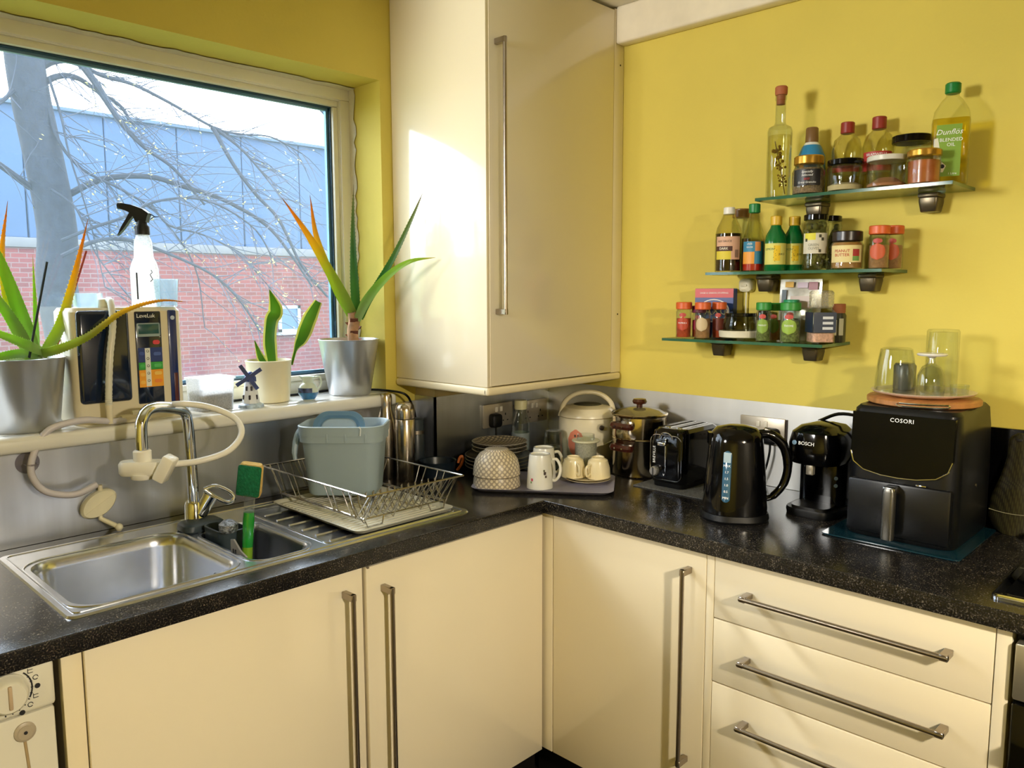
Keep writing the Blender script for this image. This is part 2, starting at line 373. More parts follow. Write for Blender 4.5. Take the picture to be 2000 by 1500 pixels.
BARK = M('bark', '#1b222d', rough=.95, var=.35, vscale=14, bump=.8, bscale=40)
tr = thing('bare_tree', 'bare spring tree with pale leaf buds outside the window', 'tree', (.1, 5.6, -.42))
def tp(u, v, D):
    d = _f + _r2*((u-1000)/1550.22) - _u2*((v-750)/1550.22); t = (D-CAM.y)/d.y
    return CAM + d*t - Vector((.1, 5.6, -.42))
TRUNK = [Vector((-.02, 0, 0)), Vector((-.04, 0, 1.2)), tp(112, 560, 5.6), tp(112, 450, 5.6), tp(88, 320, 5.6), tp(58, 180, 5.6), tp(42, 60, 5.6), tp(30, -120, 5.6), tp(30, -300, 5.6)]
b = MB(); b.tube(TRUNK, [.17, .14], 14, smooth=4); b.build('trunk', BARK, tr)
BR = [([(70, 135), (105, 118), (150, 120), (185, 160), (220, 215), (250, 255), (285, 290), (340, 330), (400, 400)], 5.6, 5.0, .042, .01),
 ([(70, 172), (110, 150), (150, 152), (195, 182), (235, 207), (255, 240)], 5.6, 5.4, .03, .012),
 ([(150, 122), (200, 148), (260, 165), (330, 200), (420, 250), (470, 262), (530, 268), (590, 300)], 5.5, 5.0, .02, .006),
 ([(418, 249), (470, 290), (510, 335), (560, 400)], 5.22, 4.8, .016, .006),
 ([(125, 385), (200, 350), (290, 345), (360, 365), (440, 392), (520, 440), (570, 500), (610, 560)], 5.6, 4.6, .03, .01),
 ([(120, 470), (180, 445), (240, 425), (300, 395), (370, 387), (430, 402), (500, 450), (540, 520)], 5.2, 4.6, .015, .006),
 ([(120, 500), (190, 470), (255, 470), (340, 500), (420, 540), (470, 590), (510, 650)], 5.0, 4.5, .018, .007),
 ([(90, 190), (112, 270), (160, 330), (240, 372), (310, 420), (380, 520), (400, 640)], 5.5, 5.0, .016, .005),
 ([(100, 370), (140, 398), (158, 425), (190, 500), (260, 590)], 5.4, 5.0, .012, .004),
 ([(-60, 280), (0, 322), (60, 366)], 5.3, 5.6, .02, .03),
 ([(-60, 240), (0, 200), (40, 165)], 5.3, 5.6, .012, .02),
 ([(95, 150), (120, 230), (135, 300), (175, 430), (205, 560)], 5.5, 5.1, .012, .004),
 ([(295, 397), (330, 440), (400, 460), (470, 500), (560, 600)], 5.1, 4.8, .01, .004),
 ([(415, 248), (455, 320), (500, 380), (545, 430), (590, 520), (640, 580)], 5.2, 4.6, .02, .012),
 ([(30, -100), (220, -60), (420, 60), (600, 190), (700, 300)], 5.6, 4.6, .04, .008),
 ([(-40, -80), (-260, 120), (-500, 330)], 5.6, 5.0, .04, .008), ([(60, 60), (-250, 10), (-600, 150)], 5.6, 4.6, .04, .008)]
random.seed(11); nodes_ = []
for px, d0, d1, r0, r1 in BR:
    pts = [tp(u, v, d0+(d1-d0)*i/(len(px)-1)) for i, (u, v) in enumerate(px)]
    cp = catmull(pts, 5); nodes_ += cp[4:]
    b = MB(); b.tube(cp, [r0, r1], 7); b.build('branch', BARK, tr)
tw = MB(); lv = MB()
for k in range(420):
    p = random.choice(nodes_).copy(); a = random.uniform(-.5, 1.0); L = random.uniform(.25, .9)
    d = Vector((random.uniform(.2, 1), random.uniform(-.6, .3), random.uniform(-.9, .45))).normalized(); pts = [p]
    for i in range(5):
        d = (d+Vector((random.uniform(-.25, .25), random.uniform(-.2, .2), random.uniform(-.35, .2)))).normalized(); pts.append(pts[-1]+d*L/5)
    tw.tube(pts, [.0055, .0018], 3, cap=False)
    for i in range(random.randint(0, 2)):
        q = pts[random.randint(2, 5)]
        for j in range(2):
            s = random.uniform(.007, .017); n1 = Vector((random.uniform(-1, 1), random.uniform(-1, 1), random.uniform(-1, 1))).normalized(); n2 = n1.orthogonal().normalized()
            q2 = q+Vector((random.uniform(-.02, .02), 0, random.uniform(-.02, .02)))
            lv.loft([[q2-n1*s, q2+n2*s*.5], [q2-n2*s*.5, q2+n1*s]], False, False, False)
tag(tw.build('twigs', M('twig', '#343b4a', rough=.9), tr), kind='stuff')
lm = M('young_leaf', '#a5a24e', rough=.6)
tag(lv.build('leaf_buds', lm, tr), kind='stuff')

# hedge and lawn seen only in reflections: a leafy shrub to the left of the tree
sh = MB(); random.seed(5)
for k in range(900):
    a, e, rr = random.uniform(0, 2*PI), random.uniform(-.3, 1.4), random.uniform(.6, 1.0)
    p = Vector((math.cos(a)*math.cos(e)*1.5*rr, math.sin(a)*math.cos(e)*.8*rr, 1.2+math.sin(e)*1.2*rr)); s = random.uniform(.07, .14)
    n1 = Vector((random.uniform(-1, 1), random.uniform(-1, 1), random.uniform(-1, 1))).normalized(); n2 = n1.orthogonal().normalized()
    sh.loft([[p-n1*s, p+n2*s*.5], [p-n2*s*.5, p+n1*s]], False, False, False)
hs = thing('garden_shrub', 'yellow-green leafy shrub in the garden left of the tree', 'shrub', (-4.6, 4.2, -.42))
tag(sh.build('foliage', M('shrub_leaf', '#a9b545', rough=.6), hs), kind='stuff')
b = MB(); b.tube([(0, 0, 0), (.05, 0, .7), (.3, .1, 1.4)], [.05, .02], 7).tube([(0, 0, .4), (-.4, 0, 1.3)], [.03, .015], 6); b.build('stem', BARK, hs)
# ------------------------------------------------------------------ fitted units
FX, FYD = -.583, -.5934          # door faces of the right run and of the window run
ZT, ZB = .866, .142
PLINTH = M('plinth_black', '#14110f', rough=.4)
def bar_handle(parent, a, b_, out, name='handle'):
    """slim bar on two square posts; a, b_ = bar ends, out = direction away from the door"""
    a, b_, out = Vector(a), Vector(b_), Vector(out); d = (b_-a).normalized(); s = d.cross(out).normalized()
    h = MB(); h.cyl(a, b_, .0058, n=14); o = h.build(name, BRUSHED, parent)
    for e, sg in ((a, 1), (b_, -1)):
        p = MB(); c = e+d*sg*.008
        m4 = Matrix(((d.x, s.x, out.x, c.x), (d.y, s.y, out.y, c.y), (d.z, s.z, out.z, c.z), (0, 0, 0, 1)))
        p.box(-.008, .008, -.0065, .0065, -.0365, .004, .0012, 1, m4); p.build('handle_post', BRUSHED, o)
    return o
def slab(x0, x1, y0, y1, z0, z1, bev=.002): return MB().box(x0, x1, y0, y1, z0, z1, bev, 2)

c1 = thing('base_cabinet', 'cream gloss base cabinet under the sink bowl, beside the washing machine', 'cabinet', (0, 0, 0))
slab(-1.8187, -1.803, -.572, -.03, .142, .8712, 0).build('side_panel', CREAM_M, c1)
slab(-1.803, -1.2165, -.572, -.03, .142, .70, 0).build('carcass', CREAM_M, c1)
slab(-1.8535, -1.8195, -.585, -.567, .0, .8712, .001).build('filler_strip', CREAM_M, c1)
slab(-1.79, -1.2165, -.53, -.515, 0, .142, 0).build('plinth', PLINTH, c1)
d = slab(-1.8175, -1.2165, FYD, -.5735, ZB, ZT).build('door', CREAM, c1)
bar_handle(d, (-1.268, -.6305, .822), (-1.268, -.6305, .31), (0, -1, 0))
c2 = thing('base_cabinet', 'cream gloss base cabinet under the drainer, next to the inner corner', 'cabinet', (0, 0, 0))
slab(-1.2115, -.5945, -.572, -.12, .142, .70, 0).build('carcass', CREAM_M, c2)
slab(-1.2115, -.55, -.53, -.515, 0, .142, 0).build('plinth', PLINTH, c2)
d = slab(-1.2105, -.5935, FYD-.007, -.5735-.005, ZB, ZT-.003).build('door', CREAM, c2)
bar_handle(d, (-1.164, -.6375, .812), (-1.164, -.6375, .30), (0, -1, 0))
b = MB(); b.box(-1.209, -1.203, FYD-.010, FYD-.006, ZT-.006, ZT-.001, .001); b.build('door_bumper', BRUSHED, d)
c3 = thing('base_cabinet', 'cream gloss corner base cabinet with one door left of the drawers', 'cabinet', (0, 0, 0))
slab(-.56, -.05, -1.128, -.632, .142, .8712, 0).build('carcass', CREAM_M, c3)
slab(-.515, -.50, -1.128, -.515, 0, .142, 0).build('plinth', PLINTH, c3)
slab(-.583, -.562, -.6295, -.5755, .142, .8712, .001).build('corner_post', CREAM, c3)
d = slab(FX, FX+.02, -1.1275, -.6322, ZB, ZT).build('door', CREAM, c3)
bar_handle(d, (-.62, -1.083, .824), (-.62, -1.083, .31), (-1, 0, 0))
c4 = thing('drawer_unit', 'cream gloss three-drawer unit with long steel bar handles', 'drawers', (0, 0, 0))
slab(-.56, -.05, -1.7475, -1.1295, .142, .8712, 0).build('carcass', CREAM_M, c4)
slab(-.515, -.50, -1.775, -1.13, 0, .142, 0).build('plinth', PLINTH, c4)
slab(FX+.001, FX+.021, -1.1495, -1.1292, ZB, .8712, .001).build('filler_strip', CREAM, c4)
slab(FX-.001, -.05, -1.7745, -1.7492, ZB, .8712, .001).build('end_panel', CREAM, c4)
for z0, z1, hz in ((.7122, ZT, .7925), (.5500, .7095, .634), (ZB, .5472, .4735)):
    d = slab(FX, FX+.02, -1.7472, -1.1512, z0, z1).build('drawer_front', CREAM, c4)
    bar_handle(d, (-.62, -1.236, hz), (-.62, -1.678, hz), (-1, 0, 0))

# oven beside the drawers
ov = thing('oven', 'built-in oven with pale steel fascia beside the drawer unit', 'oven', (0, 0, 0))
slab(-.565, -.05, -2.375, -1.7795, .142, .8712, 0).build('carcass', BLACKM, ov)
slab(-.60, -.567, -2.37, -1.783, .742, .852, .004).build('control_fascia', M('fascia_steel', '#cfc8b2', rough=.3, metal=.85, vscale=40, stretch=(1, .05, 1)), ov)
od = slab(-.60, -.567, -2.37, -1.783, .16, .735, .004).build('oven_door', M('oven_glass', '#08090a', rough=.05, coat=.5), ov)
b = MB(); b.tube([(-.645, -1.825, .675), (-.645, -2.33, .675)], .011, 12); oh = b.build('oven_handle', BRUSHED, od)
for y in (-1.836, -2.322): b = MB(); b.box(-.655, -.60, y-.014, y+.014, .662, .688, .003); b.build('handle_bracket', BRUSHED, oh)
for k in range(3):
    b = MB(); b.lathe([(.02, 0), (.02, .012), (.016, .02)], 20, (-.60, -1.92-k*.14, .797), axis=(-1, 0, 0)); b.build('oven_knob', BRUSHED, ov)
slab(-.515, -.50, -2.375, -1.78, 0, .142, 0).build('plinth', PLINTH, ov)

# washing machine
wm = thing('washing_machine', 'white washing machine under the worktop end', 'washing machine', (-2.165, -.02, 0))
WMW = M('appliance_white', '#d9d5c4', rough=.3, var=.015)
b = MB(); b.rloft([(.296, .27, .012, .02, 0, -.285), (.296, .27, .012, .870, 0, -.285)]); b.build('casing', WMW, wm)
b = MB(); b.box(-.296, .296, -.583, -.555, .787, .870, .008, 3); pn = b.build('control_panel', M('panel_white', '#dcd8c6', rough=.25), wm)
b = MB(); b.box(-.296, .296, -.572, -.555, .03, .782, .006, 2); b.build('front_panel', WMW, wm)
b = MB(); b.lathe([(.034, 0), (.034, .005), (.030, .009), (.028, .022), (.024, .026)], 32, (.222, -.583, .834), axis=(0, -1, 0)); kn = b.build('programme_knob', WMW, wm)
b = MB(); b.box(.219, .225, -.613, -.606, .815, .856, .002); b.build('knob_pointer', M('knob_tan', '#b9a283', rough=.4), kn)
b = MB(); 
for i in range(11):
    a = -2.2+i*.27; p0 = Vector((.222+math.cos(a)*.0365, -.5836, .834+math.sin(a)*.0365)); p1 = Vector((.222+math.cos(a)*.040, -.5836, .834+math.sin(a)*.040))
    b.cyl(p0, p1, .0011, n=5)
b.tube([(.222+math.cos(-.5+i*.1)*.0385, -.5836, .834+math.sin(-.5+i*.1)*.0385) for i in range(14)], .0012, 5)
b.build('dial_ticks', PRINT_K, pn)
for i in range(6):
    a = -1.1+i*.35; c = Vector((.222+math.cos(a)*.0465, -.5836, .834+math.sin(a)*.0465)); b = MB()
    if i % 3 == 0: b.lathe([(.0045, 0), (.0045, .0006)], 10, c, axis=(0, -1, 0))
    elif i % 3 == 1: b.tube([c+Vector((math.cos(t)*.004, 0, math.sin(t)*.004)) for t in [k*.7 for k in range(9)]], .0007, 4)
    else: b.box(c.x-.004, c.x+.004, c.y-.0004, c.y, c.z-.0045, c.z-.0035).box(c.x-.004, c.x+.004, c.y-.0004, c.y, c.z+.001, c.z+.002).box(c.x-.004, c.x-.003, c.y-.0004, c.y, c.z-.0045, c.z+.004)
    b.build('dial_symbol', PRINT_K, pn)
b = MB(); b.lathe([(.017, 0), (.017, .003), (.013, .005)], 24, (.247, -.572, .752), axis=(0, -1, 0)); b.lathe([(.012, .0), (.012, .004)], 20, (.247, -.574, .752), axis=(0, -1, 0)); lk = b.build('lock_disc', M('greyish', '#a89c86', rough=.4), wm)
b = MB(); b.lathe([(.003, 0), (.003, .0062)], 10, (.247, -.573, .752), axis=(0, -1, 0)); b.build('lock_hole', PRINT_K, lk)
b = MB(); b.tube([(.246, -.5728, .736), (.250, -.5728, .672)], .0025, 6); b.build('rust_streak', M('rust_stain', '#a58f68', rough=.7), lk)
b = MB(); b.lathe([(.195, 0), (.20, .012), (.16, .03), (.15, .02)], 40, (0, -.572, .40), axis=(0, -1, 0)); pt = b.build('porthole_ring', M('porthole_grey', '#9b988c', rough=.3), wm)
b = MB(); b.lathe([(.15, .0), (.12, .035), (.02, .05)], 40, (0, -.572, .40), axis=(0, -1, 0)); b.build('porthole_glass', M('porthole_glass', '#2a2b2c', rough=.08, coat=.4), pt)

# worktop with a cut-out for the sink
def speckle(name):
    m = bpy.data.materials.new(name); m.use_nodes = True; nt = m.node_tree; p = nt.nodes['Principled BSDF']
    tc = nt.nodes.new('ShaderNodeTexCoord'); n1 = nt.nodes.new('ShaderNodeTexNoise'); n1.inputs['Scale'].default_value = 330; n1.inputs['Detail'].default_value = 3
    n2 = nt.nodes.new('ShaderNodeTexNoise'); n2.inputs['Scale'].default_value = 40; n2.inputs['Detail'].default_value = 5
    for n in (n1, n2): nt.links.new(tc.outputs['Object'], n.inputs['Vector'])
    ad = nt.nodes.new('ShaderNodeMath'); ad.operation = 'MULTIPLY_ADD'; ad.inputs[1].default_value = .25; nt.links.new(n2.outputs[0], ad.inputs[0]); nt.links.new(n1.outputs[0], ad.inputs[2])
    rp = nt.nodes.new('ShaderNodeValToRGB'); cr = rp.color_ramp; cr.elements.new(.72); cr.elements.new(.82)
    for e, (q, c) in zip(cr.elements, ((.42, '#0c0c0d'), (.62, '#171616'), (.74, '#312d29'), (.85, '#6e665a'))): e.position = q; e.color = lin(c) + (1,)
    nt.links.new(ad.outputs[0], rp.inputs[0]); nt.links.new(rp.outputs[0], p.inputs['Base Color'])
    p.inputs['Roughness'].default_value = .2; p.inputs['Specular IOR Level'].default_value = .45
    bp = nt.nodes.new('ShaderNodeBump'); bp.inputs['Strength'].default_value = .12; bp.inputs['Distance'].default_value = .001
    nt.links.new(n1.outputs[0], bp.inputs['Height']); nt.links.new(bp.outputs[0], p.inputs['Normal']); return m
WT = speckle('speckled_laminate')
SX0, SX1, SY0, SY1 = -1.825, -.832, -.549, -.067      # sink rim
def holed(bm, outer, holes, z):
    es = []
    for loop in [outer]+holes:
        vs = [bm.verts.new((x, y, z)) for x, y in loop]
        es += [bm.edges.new((vs[i], vs[(i+1) % len(vs)])) for i in range(len(vs))]
    return bmesh.ops.triangle_fill(bm, use_beauty=True, use_dissolve=False, edges=es, normal=(0, 0, 1))
b = MB()
outer = [(RX0+.3, -.001), (-.5745, -.001), (-.5745, -.105), (-.001, -.105), (-.001, -2.7), (-.605, -2.7), (-.605, -.6154), (RX0+.3, -.6154)]
hole = [(SX0+.012, SY0+.012), (SX1-.012, SY0+.012), (SX1-.012, SY1-.012), (SX0+.012, SY1-.012)]
holed(b.bm, outer, [hole], .91)
r = bmesh.ops.extrude_face_region(b.bm, geom=list(b.bm.faces))
bmesh.ops.translate(b.bm, vec=(0, 0, -.0375), verts=[v for v in r['geom'] if isinstance(v, bmesh.types.BMVert)])
b.bm.edges.ensure_lookup_table()
fe = [e for e in b.bm.edges if all(abs(v.co.z-.91) < 1e-5 for v in e.verts) and (all(abs(v.co.y+.6154) < 1e-4 for v in e.verts) or all(abs(v.co.x+.605) < 1e-4 for v in e.verts))]
bmesh.ops.bevel(b.bm, geom=fe, offset=.003, segments=3, affect='EDGES', profile=.5)
wt = tag(b.build('worktop', WT, ang=30), 'dark speckled laminate L-shaped worktop running round the corner', 'worktop')

# ------------------------------------------------------------------ sink
sk = thing('kitchen_sink', 'stainless steel one and a half bowl sink with drainer', 'sink', (0, 0, .91))
def rr2(x0, x1, y0, y1, rad, n=6): return [((x0+x1)/2+x, (y0+y1)/2+y) for x, y in rrect((x1-x0)/2, (y1-y0)/2, rad, n)]
B1 = (-1.800, -1.472, -.520, -.165); B2 = (-1.442, -1.292, -.515, -.215); DR = (-1.255, -.862, -.525, -.095)
b = MB(); ZR = .0045
holed(b.bm, rr2(SX0, SX1, SY0, SY1, .018), [rr2(*B1, .06), rr2(*B2, .045), rr2(*DR, .03)], ZR)
for s in ((-.0, ZR), (.0015, ZR-.002)): pass
b.loft([[(x, y, ZR) for x, y in rr2(SX0, SX1, SY0, SY1, .018)], [(x, y, .0003) for x, y in rr2(SX0-.003, SX1+.003, SY0-.003, SY1+.003, .02)]], False, False)
# raised bead round the edge
bead = [(x, y, ZR+.0006) for x, y in rr2(SX0+.012, SX1-.012, SY0+.012, SY1-.012, .014)]
b.tube(bead+[bead[0]], .0016, 5, cap=False)
rim = b.build('rim', SINKM, sk, ang=30)
def bowl(name, B, rad, depth):
    b = MB(); x0, x1, y0, y1 = B; rings = []
    for ins, z in ((0, ZR), (.004, ZR-.004), (.007, -.02), (.014, -depth+.03), (.022, -depth+.010), (.045, -depth), ):
        rings.append([(x, y, z) for x, y in rr2(x0+ins, x1-ins, y0+ins, y1-ins, max(.02, rad-ins*.2))])
    b.loft(rings, False, True); return b.build(name, SINKM, sk, ang=50)
bw = bowl('main_bowl', B1, .06, .17); bh = bowl('half_bowl', B2, .045, .13)
b = MB()   # pressed ledge behind the main bowl
led = [(x, y, ZR+.0005) for x, y in rr2(B1[0]-.012, B1[1]+.012, B1[2]-.010, B1[3]+.012, .066)]; b.tube(led+[led[0]], .0022, 6, cap=False)
led = [(x, y, ZR+.0005) for x, y in rr2(B2[0]-.008, B2[1]+.008, B2[2]-.008, B2[3]+.008, .05)]; b.tube(led+[led[0]], .0016, 6, cap=False)
led = [(x, y, ZR+.0005) for x, y in rr2(DR[0]-.006, DR[1]+.006, DR[2]-.006, DR[3]+.006, .034)]; b.tube(led+[led[0]], .0018, 6, cap=False)
b.build('pressed_bead', SINKM, rim)
for k in range(4):
    b = MB(); z = -.05; x = B1[1]-.0092
    y = -.40-k*.010; b.box(x-.0012, x+.002, y-.0022, y+.0022, z-.011, z+.011) if k != 1 and k != 2 else b.box(x-.0012, x+.002, y-.0022, y+.0022, z+(.003 if k == 1 else -.011), z+(.011 if k == 1 else -.003))
    b.build('overflow_slot', PRINT_K, bw)
b = MB(); b.lathe([(.042, 0), (.042, .003), (.030, .002), (.012, .004)], 28, (-1.636, -.34, -.17)); b.build('plug_hole', CHROME, bw)
b = MB(); x0, x1, y0, y1 = DR
b.loft([[(x, y, ZR) for x, y in rr2(x0, x1, y0, y1, .03)], [(x, y, -.003) for x, y in rr2(x0+.01, x1-.01, y0+.01, y1-.01, .025)]], False, True)
dr = b.build('drainer', SINKM, sk)
for k in range(6):
    b = MB(); y = -.49+k*.062; b.tube([(x0+.02, y, -.0025), (x1-.05, y, -.0025)], .0045, 6); b.build('drainer_rib', SINKM, dr)

# ------------------------------------------------------------------ hob at the right edge
hb = thing('hob', 'steel rimmed gas hob at the right end of the worktop', 'hob', (-.30, -2.02, .91))
b = MB(); b.rloft([(.255, .293, .014, .0), (.255, .293, .014, .006), (.250, .288, .012, .009)]); b.build('steel_rim', CHROME, hb)
b = MB(); b.rloft([(.238, .275, .01, .0085), (.236, .273, .01, .0105)]); b.build('hob_plate', M('hob_black', '#0b0b0c', rough=.04, coat=.6), hb)
for i, (x, y, r) in enumerate(((-.11, .13, .04), (.12, .13, .05), (-.11, -.13, .05), (.12, -.13, .035))):
    b = MB(); b.lathe([(r, .0105), (r, .02), (r*.8, .026)], 24, (x, y, 0)); b.build('burner', BLACKM, hb)

# ------------------------------------------------------------------ wall cabinet
wc = thing('wall_cabinet', 'tall cream gloss wall cabinet hung in the corner beside the window', 'cabinet', (0, 0, 0))
slab(-.650, -.632, -.433, -.002, 1.2234, 2.432, .001).build('side_panel', CREAM, wc)
slab(-.632, -.004, -.41, -.002, 1.228, 2.42, 0).build('carcass', CREAM_M, wc)
d = slab(-.6385, -.056, -.4345, -.413, 1.2255, 2.424, .002).build('door', CREAM, wc)
bar_handle(d, (-.611, -.4715, 2.212), (-.611, -.4715, 1.437), (0, -1, 0))
fs = slab(-.0535, -.001, -.433, -.41, 1.2234, 2.43, .001).build('filler_panel', CREAM, wc)
for z in (2.255, 1.425):
    b = MB(); b.lathe([(.003, 0), (.003, .001)], 10, (-.02, -.433, z), axis=(0, -1, 0)); b.build('screw_hole', PRINT_K, fs)
b = MB(); b.box(-.655, -.636, -.437, -.002, 1.198, 1.2222, .008, 3).box(-.655, -.004, -.439, -.418, 1.198, 1.2222, .008, 3); b.build('light_rail', CREAM_M, wc)

# ------------------------------------------------------------------ glass wall shelves
SHG = glassy('shelf_glass', (.82, .93, .86), ior=1.5); SHE = M('green_glass_edge', '#3f7a5c', rough=.1, coat=.4, trans=.4)
BRK = M('bracket_bronze', '#5d5442', rough=.3, metal=.7)
def glass_shelf(y0, y1, z, brs, label):
    t = thing('glass_shelf', label, 'shelf', (0, (y0+y1)/2, z-.008), 0, 'glass shelves on the yellow wall'); h = (y0-y1)/2
    b = MB(); b.box(-.1865, -.001, -h+.001, h-.001, .0, .008); b.build('glass_plate', SHG, t)
    b = MB(); b.box(-.188, -.1866, -h, h, 0, .008).box(-.188, -.001, -h-.0005, -h+.0008, 0, .008).box(-.188, -.001, h-.0008, h+.0005, 0, .008); b.build('polished_edge', SHE, t)
    for by in brs:
        b = MB(); y = by-(y0+y1)/2
        b.loft([[(x, y+yy, zz) for yy, zz in rrect(w, hh, .004, 3)] for x, w, hh in ()] or [[(xx*k-.001-.03*(1-k), y+yy*.8, zz) for xx, yy in [(a-.030, c) for a, c in rrect(.029, .030*w, .01, 4)]] for zz, k, w in ((-.0135, 1, 1), (-.022, 1, 1), (-.046, .9, .82), (-.048, .85, .76))])
        k = b.build('bracket', BRK, t)
        b = MB(); b.box(-.062, -.001, y-.0245, y+.0245, -.0125, -.0004, .003); b.build('bracket_collar', BRK, k)
glass_shelf(-.7276, -1.225, 1.3607, (-.845, -1.135), 'lowest glass wall shelf holding the spice jars')
glass_shelf(-.8726, -1.3663, 1.557, (-.99, -1.285), 'middle glass wall shelf holding sauce bottles and olives')
glass_shelf(-1.0214, -1.5156, 1.7568, (-1.13, -1.425), 'top glass wall shelf holding oil and vinegar bottles')
# ------------------------------------------------------------------ things on the window sill
SZ = 1.178
POTM = M('zinc_pot', '#c9ccd2', rough=.3, metal=.8, var=.08, vscale=8, stretch=(1, 1, .2))
SOIL = M('potting_soil', '#3a2c20', rough=.95, var=.4, vscale=60, bump=.8)
ALOE = ramp_mat('aloe_green', ((0, '#b9cf8a'), (.35, '#98c24e'), (.85, '#a9c846'), (1, '#d0b040')), translucent=.55)
ALOEY = ramp_mat('aloe_dry_tip', ((0, '#a6c266'), (.4, '#b5c446'), (.62, '#dfbe34'), (.9, '#dc962e'), (1, '#a8743a')), translucent=.55)
ALOED = ramp_mat('aloe_dark', ((0, '#5f9a4a'), (.5, '#3f8440'), (.85, '#7d8f4a'), (1, '#8a7350')))
def leaf(parent, pts, w, th, mat, view=(-.7, -.7, .1), teeth=0, name='leaf', taper=1.25):
    cp = catmull(pts, 6); n = len(cp); rings = []; view = Vector(view).normalized(); b = MB(); tip = []
    for i, p in enumerate(cp):
        t = (cp[min(i+1, n-1)]-cp[max(i-1, 0)]).normalized(); s = t.cross(view).normalized(); nn = s.cross(t).normalized()
        u = i/(n-1); k = max(.02, (1-u**taper)) * (.75+.25*min(1, u*5)); ww, hh = w*k, th*max(.12, k)
        rings.append([p+s*a*ww+nn*c*hh for a, c in ((-1, .35), (-.55, -.5), (0, -.85), (.55, -.5), (1, .35), (.5, .12), (0, .0), (-.5, .12))])
        tip += [u]*8
        if teeth and i % 2 == 0 and 0 < i < n-3: pass
    b.loft(rings)
    if teeth:
        for i in range(1, n-2):
            for sd in (0, 4):
                for q in (0, .5):
                    p = rings[i][sd].lerp(rings[i+1][sd], q); c = cp[i].lerp(cp[i+1], q); o = (p-c).normalized()
                    t = (cp[i+1]-cp[i]).normalized()*.0016
                    vs = [b._v(p-t), b._v(p+t), b._v(p+o*teeth+t*.6)]; b.bm.faces.new(vs); tip += [min(1, i/(n-1))]*3
    o = b.build(name, mat, parent, ang=80, fix=False)
    at = o.data.attributes.new('tipness', 'FLOAT', 'POINT'); at.data.foreach_set('value', tip[:len(o.data.vertices)])
    return o
def zinc_pot(t, r0, r1, h):
    b = MB(); b.lathe([(r0*.96, 0), (r0, .004), (r1, h-.004), (r1+.002, h), (r1-.002, h+.001), (r1-.005, h-.012), (r0-.004, .02)], 40, cap1=True); o = b.build('pot', POTM, t)
    b = MB(); b.lathe([(.001, h-.018), (r1*.5, h-.016), (r1-.006, h-.022)], 28, cap0=False, cap1=False); b.build('soil', SOIL, t)

aL = thing('potted_aloe', 'spiky aloe in a zinc pot at the left end of the sill', 'plant', (-1.722, .052, SZ))
zinc_pot(aL, .074, .0935, .172)
def L(x, y, z): return (x+1.722, y-.052, z-SZ)
def aloeleaf(par, base, P, w, th, mat, teeth=.003, **k): leaf(par, [base]+P, w, th, mat, teeth=teeth, **k)
base = (.035, 0, .165)
leaf(aL, [base, L(-1.715, .05, 1.46), L(-1.752, .05, 1.59), L(-1.80, .05, 1.70)], .021, .012, ALOE, teeth=.003, taper=1.8)
leaf(aL, [L(-1.70, .06, 1.345), L(-1.728, .07, 1.45), L(-1.739, .07, 1.58), L(-1.722, .06, 1.715)], .0135, .009, ALOEY, teeth=.002, taper=2.0)
leaf(aL, [L(-1.675, .05, 1.35), L(-1.632, .05, 1.42), L(-1.596, .05, 1.53), L(-1.553, .05, 1.685)], .0150, .010, ALOEY, teeth=.003, taper=2.2)
leaf(aL, [L(-1.675, .09, 1.345), L(-1.672, .09, 1.47), L(-1.670, .09, 1.595)], .009, .006, ALOE, teeth=.002)
leaf(aL, [L(-1.69, .02, 1.36), L(-1.665, -.02, 1.368), L(-1.60, -.04, 1.398), L(-1.52, -.045, 1.455), L(-1.43, -.045, 1.482), L(-1.352, -.04, 1.478)], .0125, .009, ALOEY, view=(-.3, -.9, .35), teeth=.0025)
leaf(aL, [L(-1.68, .02, 1.36), L(-1.73, -.02, 1.385), L(-1.80, -.05, 1.42), L(-1.87, -.06, 1.46)], .018, .010, ALOE, view=(-.3, -.8, .5), teeth=.003)
leaf(aL, [L(-1.69, .03, 1.355), L(-1.75, -.01, 1.362), L(-1.83, -.04, 1.350), L(-1.90, -.05, 1.33)], .016, .010, ALOE, view=(-.3, -.8, .5), teeth=.003)
leaf(aL, [L(-1.70, .05, 1.36), L(-1.735, .04, 1.44), L(-1.79, .03, 1.53), L(-1.86, .03, 1.60)], .019, .011, ALOE, teeth=.003)
for nm, a, c, hexc in (('black', (-1.717, .0, 1.352), (-1.657, .03, 1.576), '#1d2a30'), ('red', (-1.64, .08, 1.352), (-1.546, .10, 1.608), '#a4422e')):
    s = MB(); s.tube([L(*a), L(*c)], .0028, 8); o = s.build('incense_stick', M(nm+'_stick', hexc, rough=.7)); o.location = aL.location
    tag(o, f'thin {nm} incense stick stuck in the left aloe pot', 'incense stick', 'incense sticks in the aloe pot')

aR = thing('potted_aloe', 'aloe with bare stem in a zinc pot beside the wall cabinet', 'plant', (-.800, .048, SZ))
zinc_pot(aR, .066, .0945, .176)
def Rr(x, y, z): return (x+.800, y-.048, z-SZ)
b = MB(); b.tube([(.020, 0, .155), (.016, 0, .20), (.024, 0, .235), (.020, 0, .262)], [.017, .019], 12, smooth=3); st = b.build('stem', M('aloe_stem', '#b98f6c', rough=.85, var=.4, vscale=30, bump=.6), aR)
for k in range(7):
    a = k*2.1; z = .165+k*.013; s = MB(); s.loft([[(.02+.017*math.cos(a+q), .017*math.sin(a+q), z) for q in (-.8, 0, .8)], [(.02+.027*math.cos(a+q*.6), .027*math.sin(a+q*.6), z+.012) for q in (-.8, 0, .8)]], False, False, False)
    s.build('dry_leaf_base', M('dry_scale', '#7a4a3c', rough=.9, var=.5, vscale=40), st)
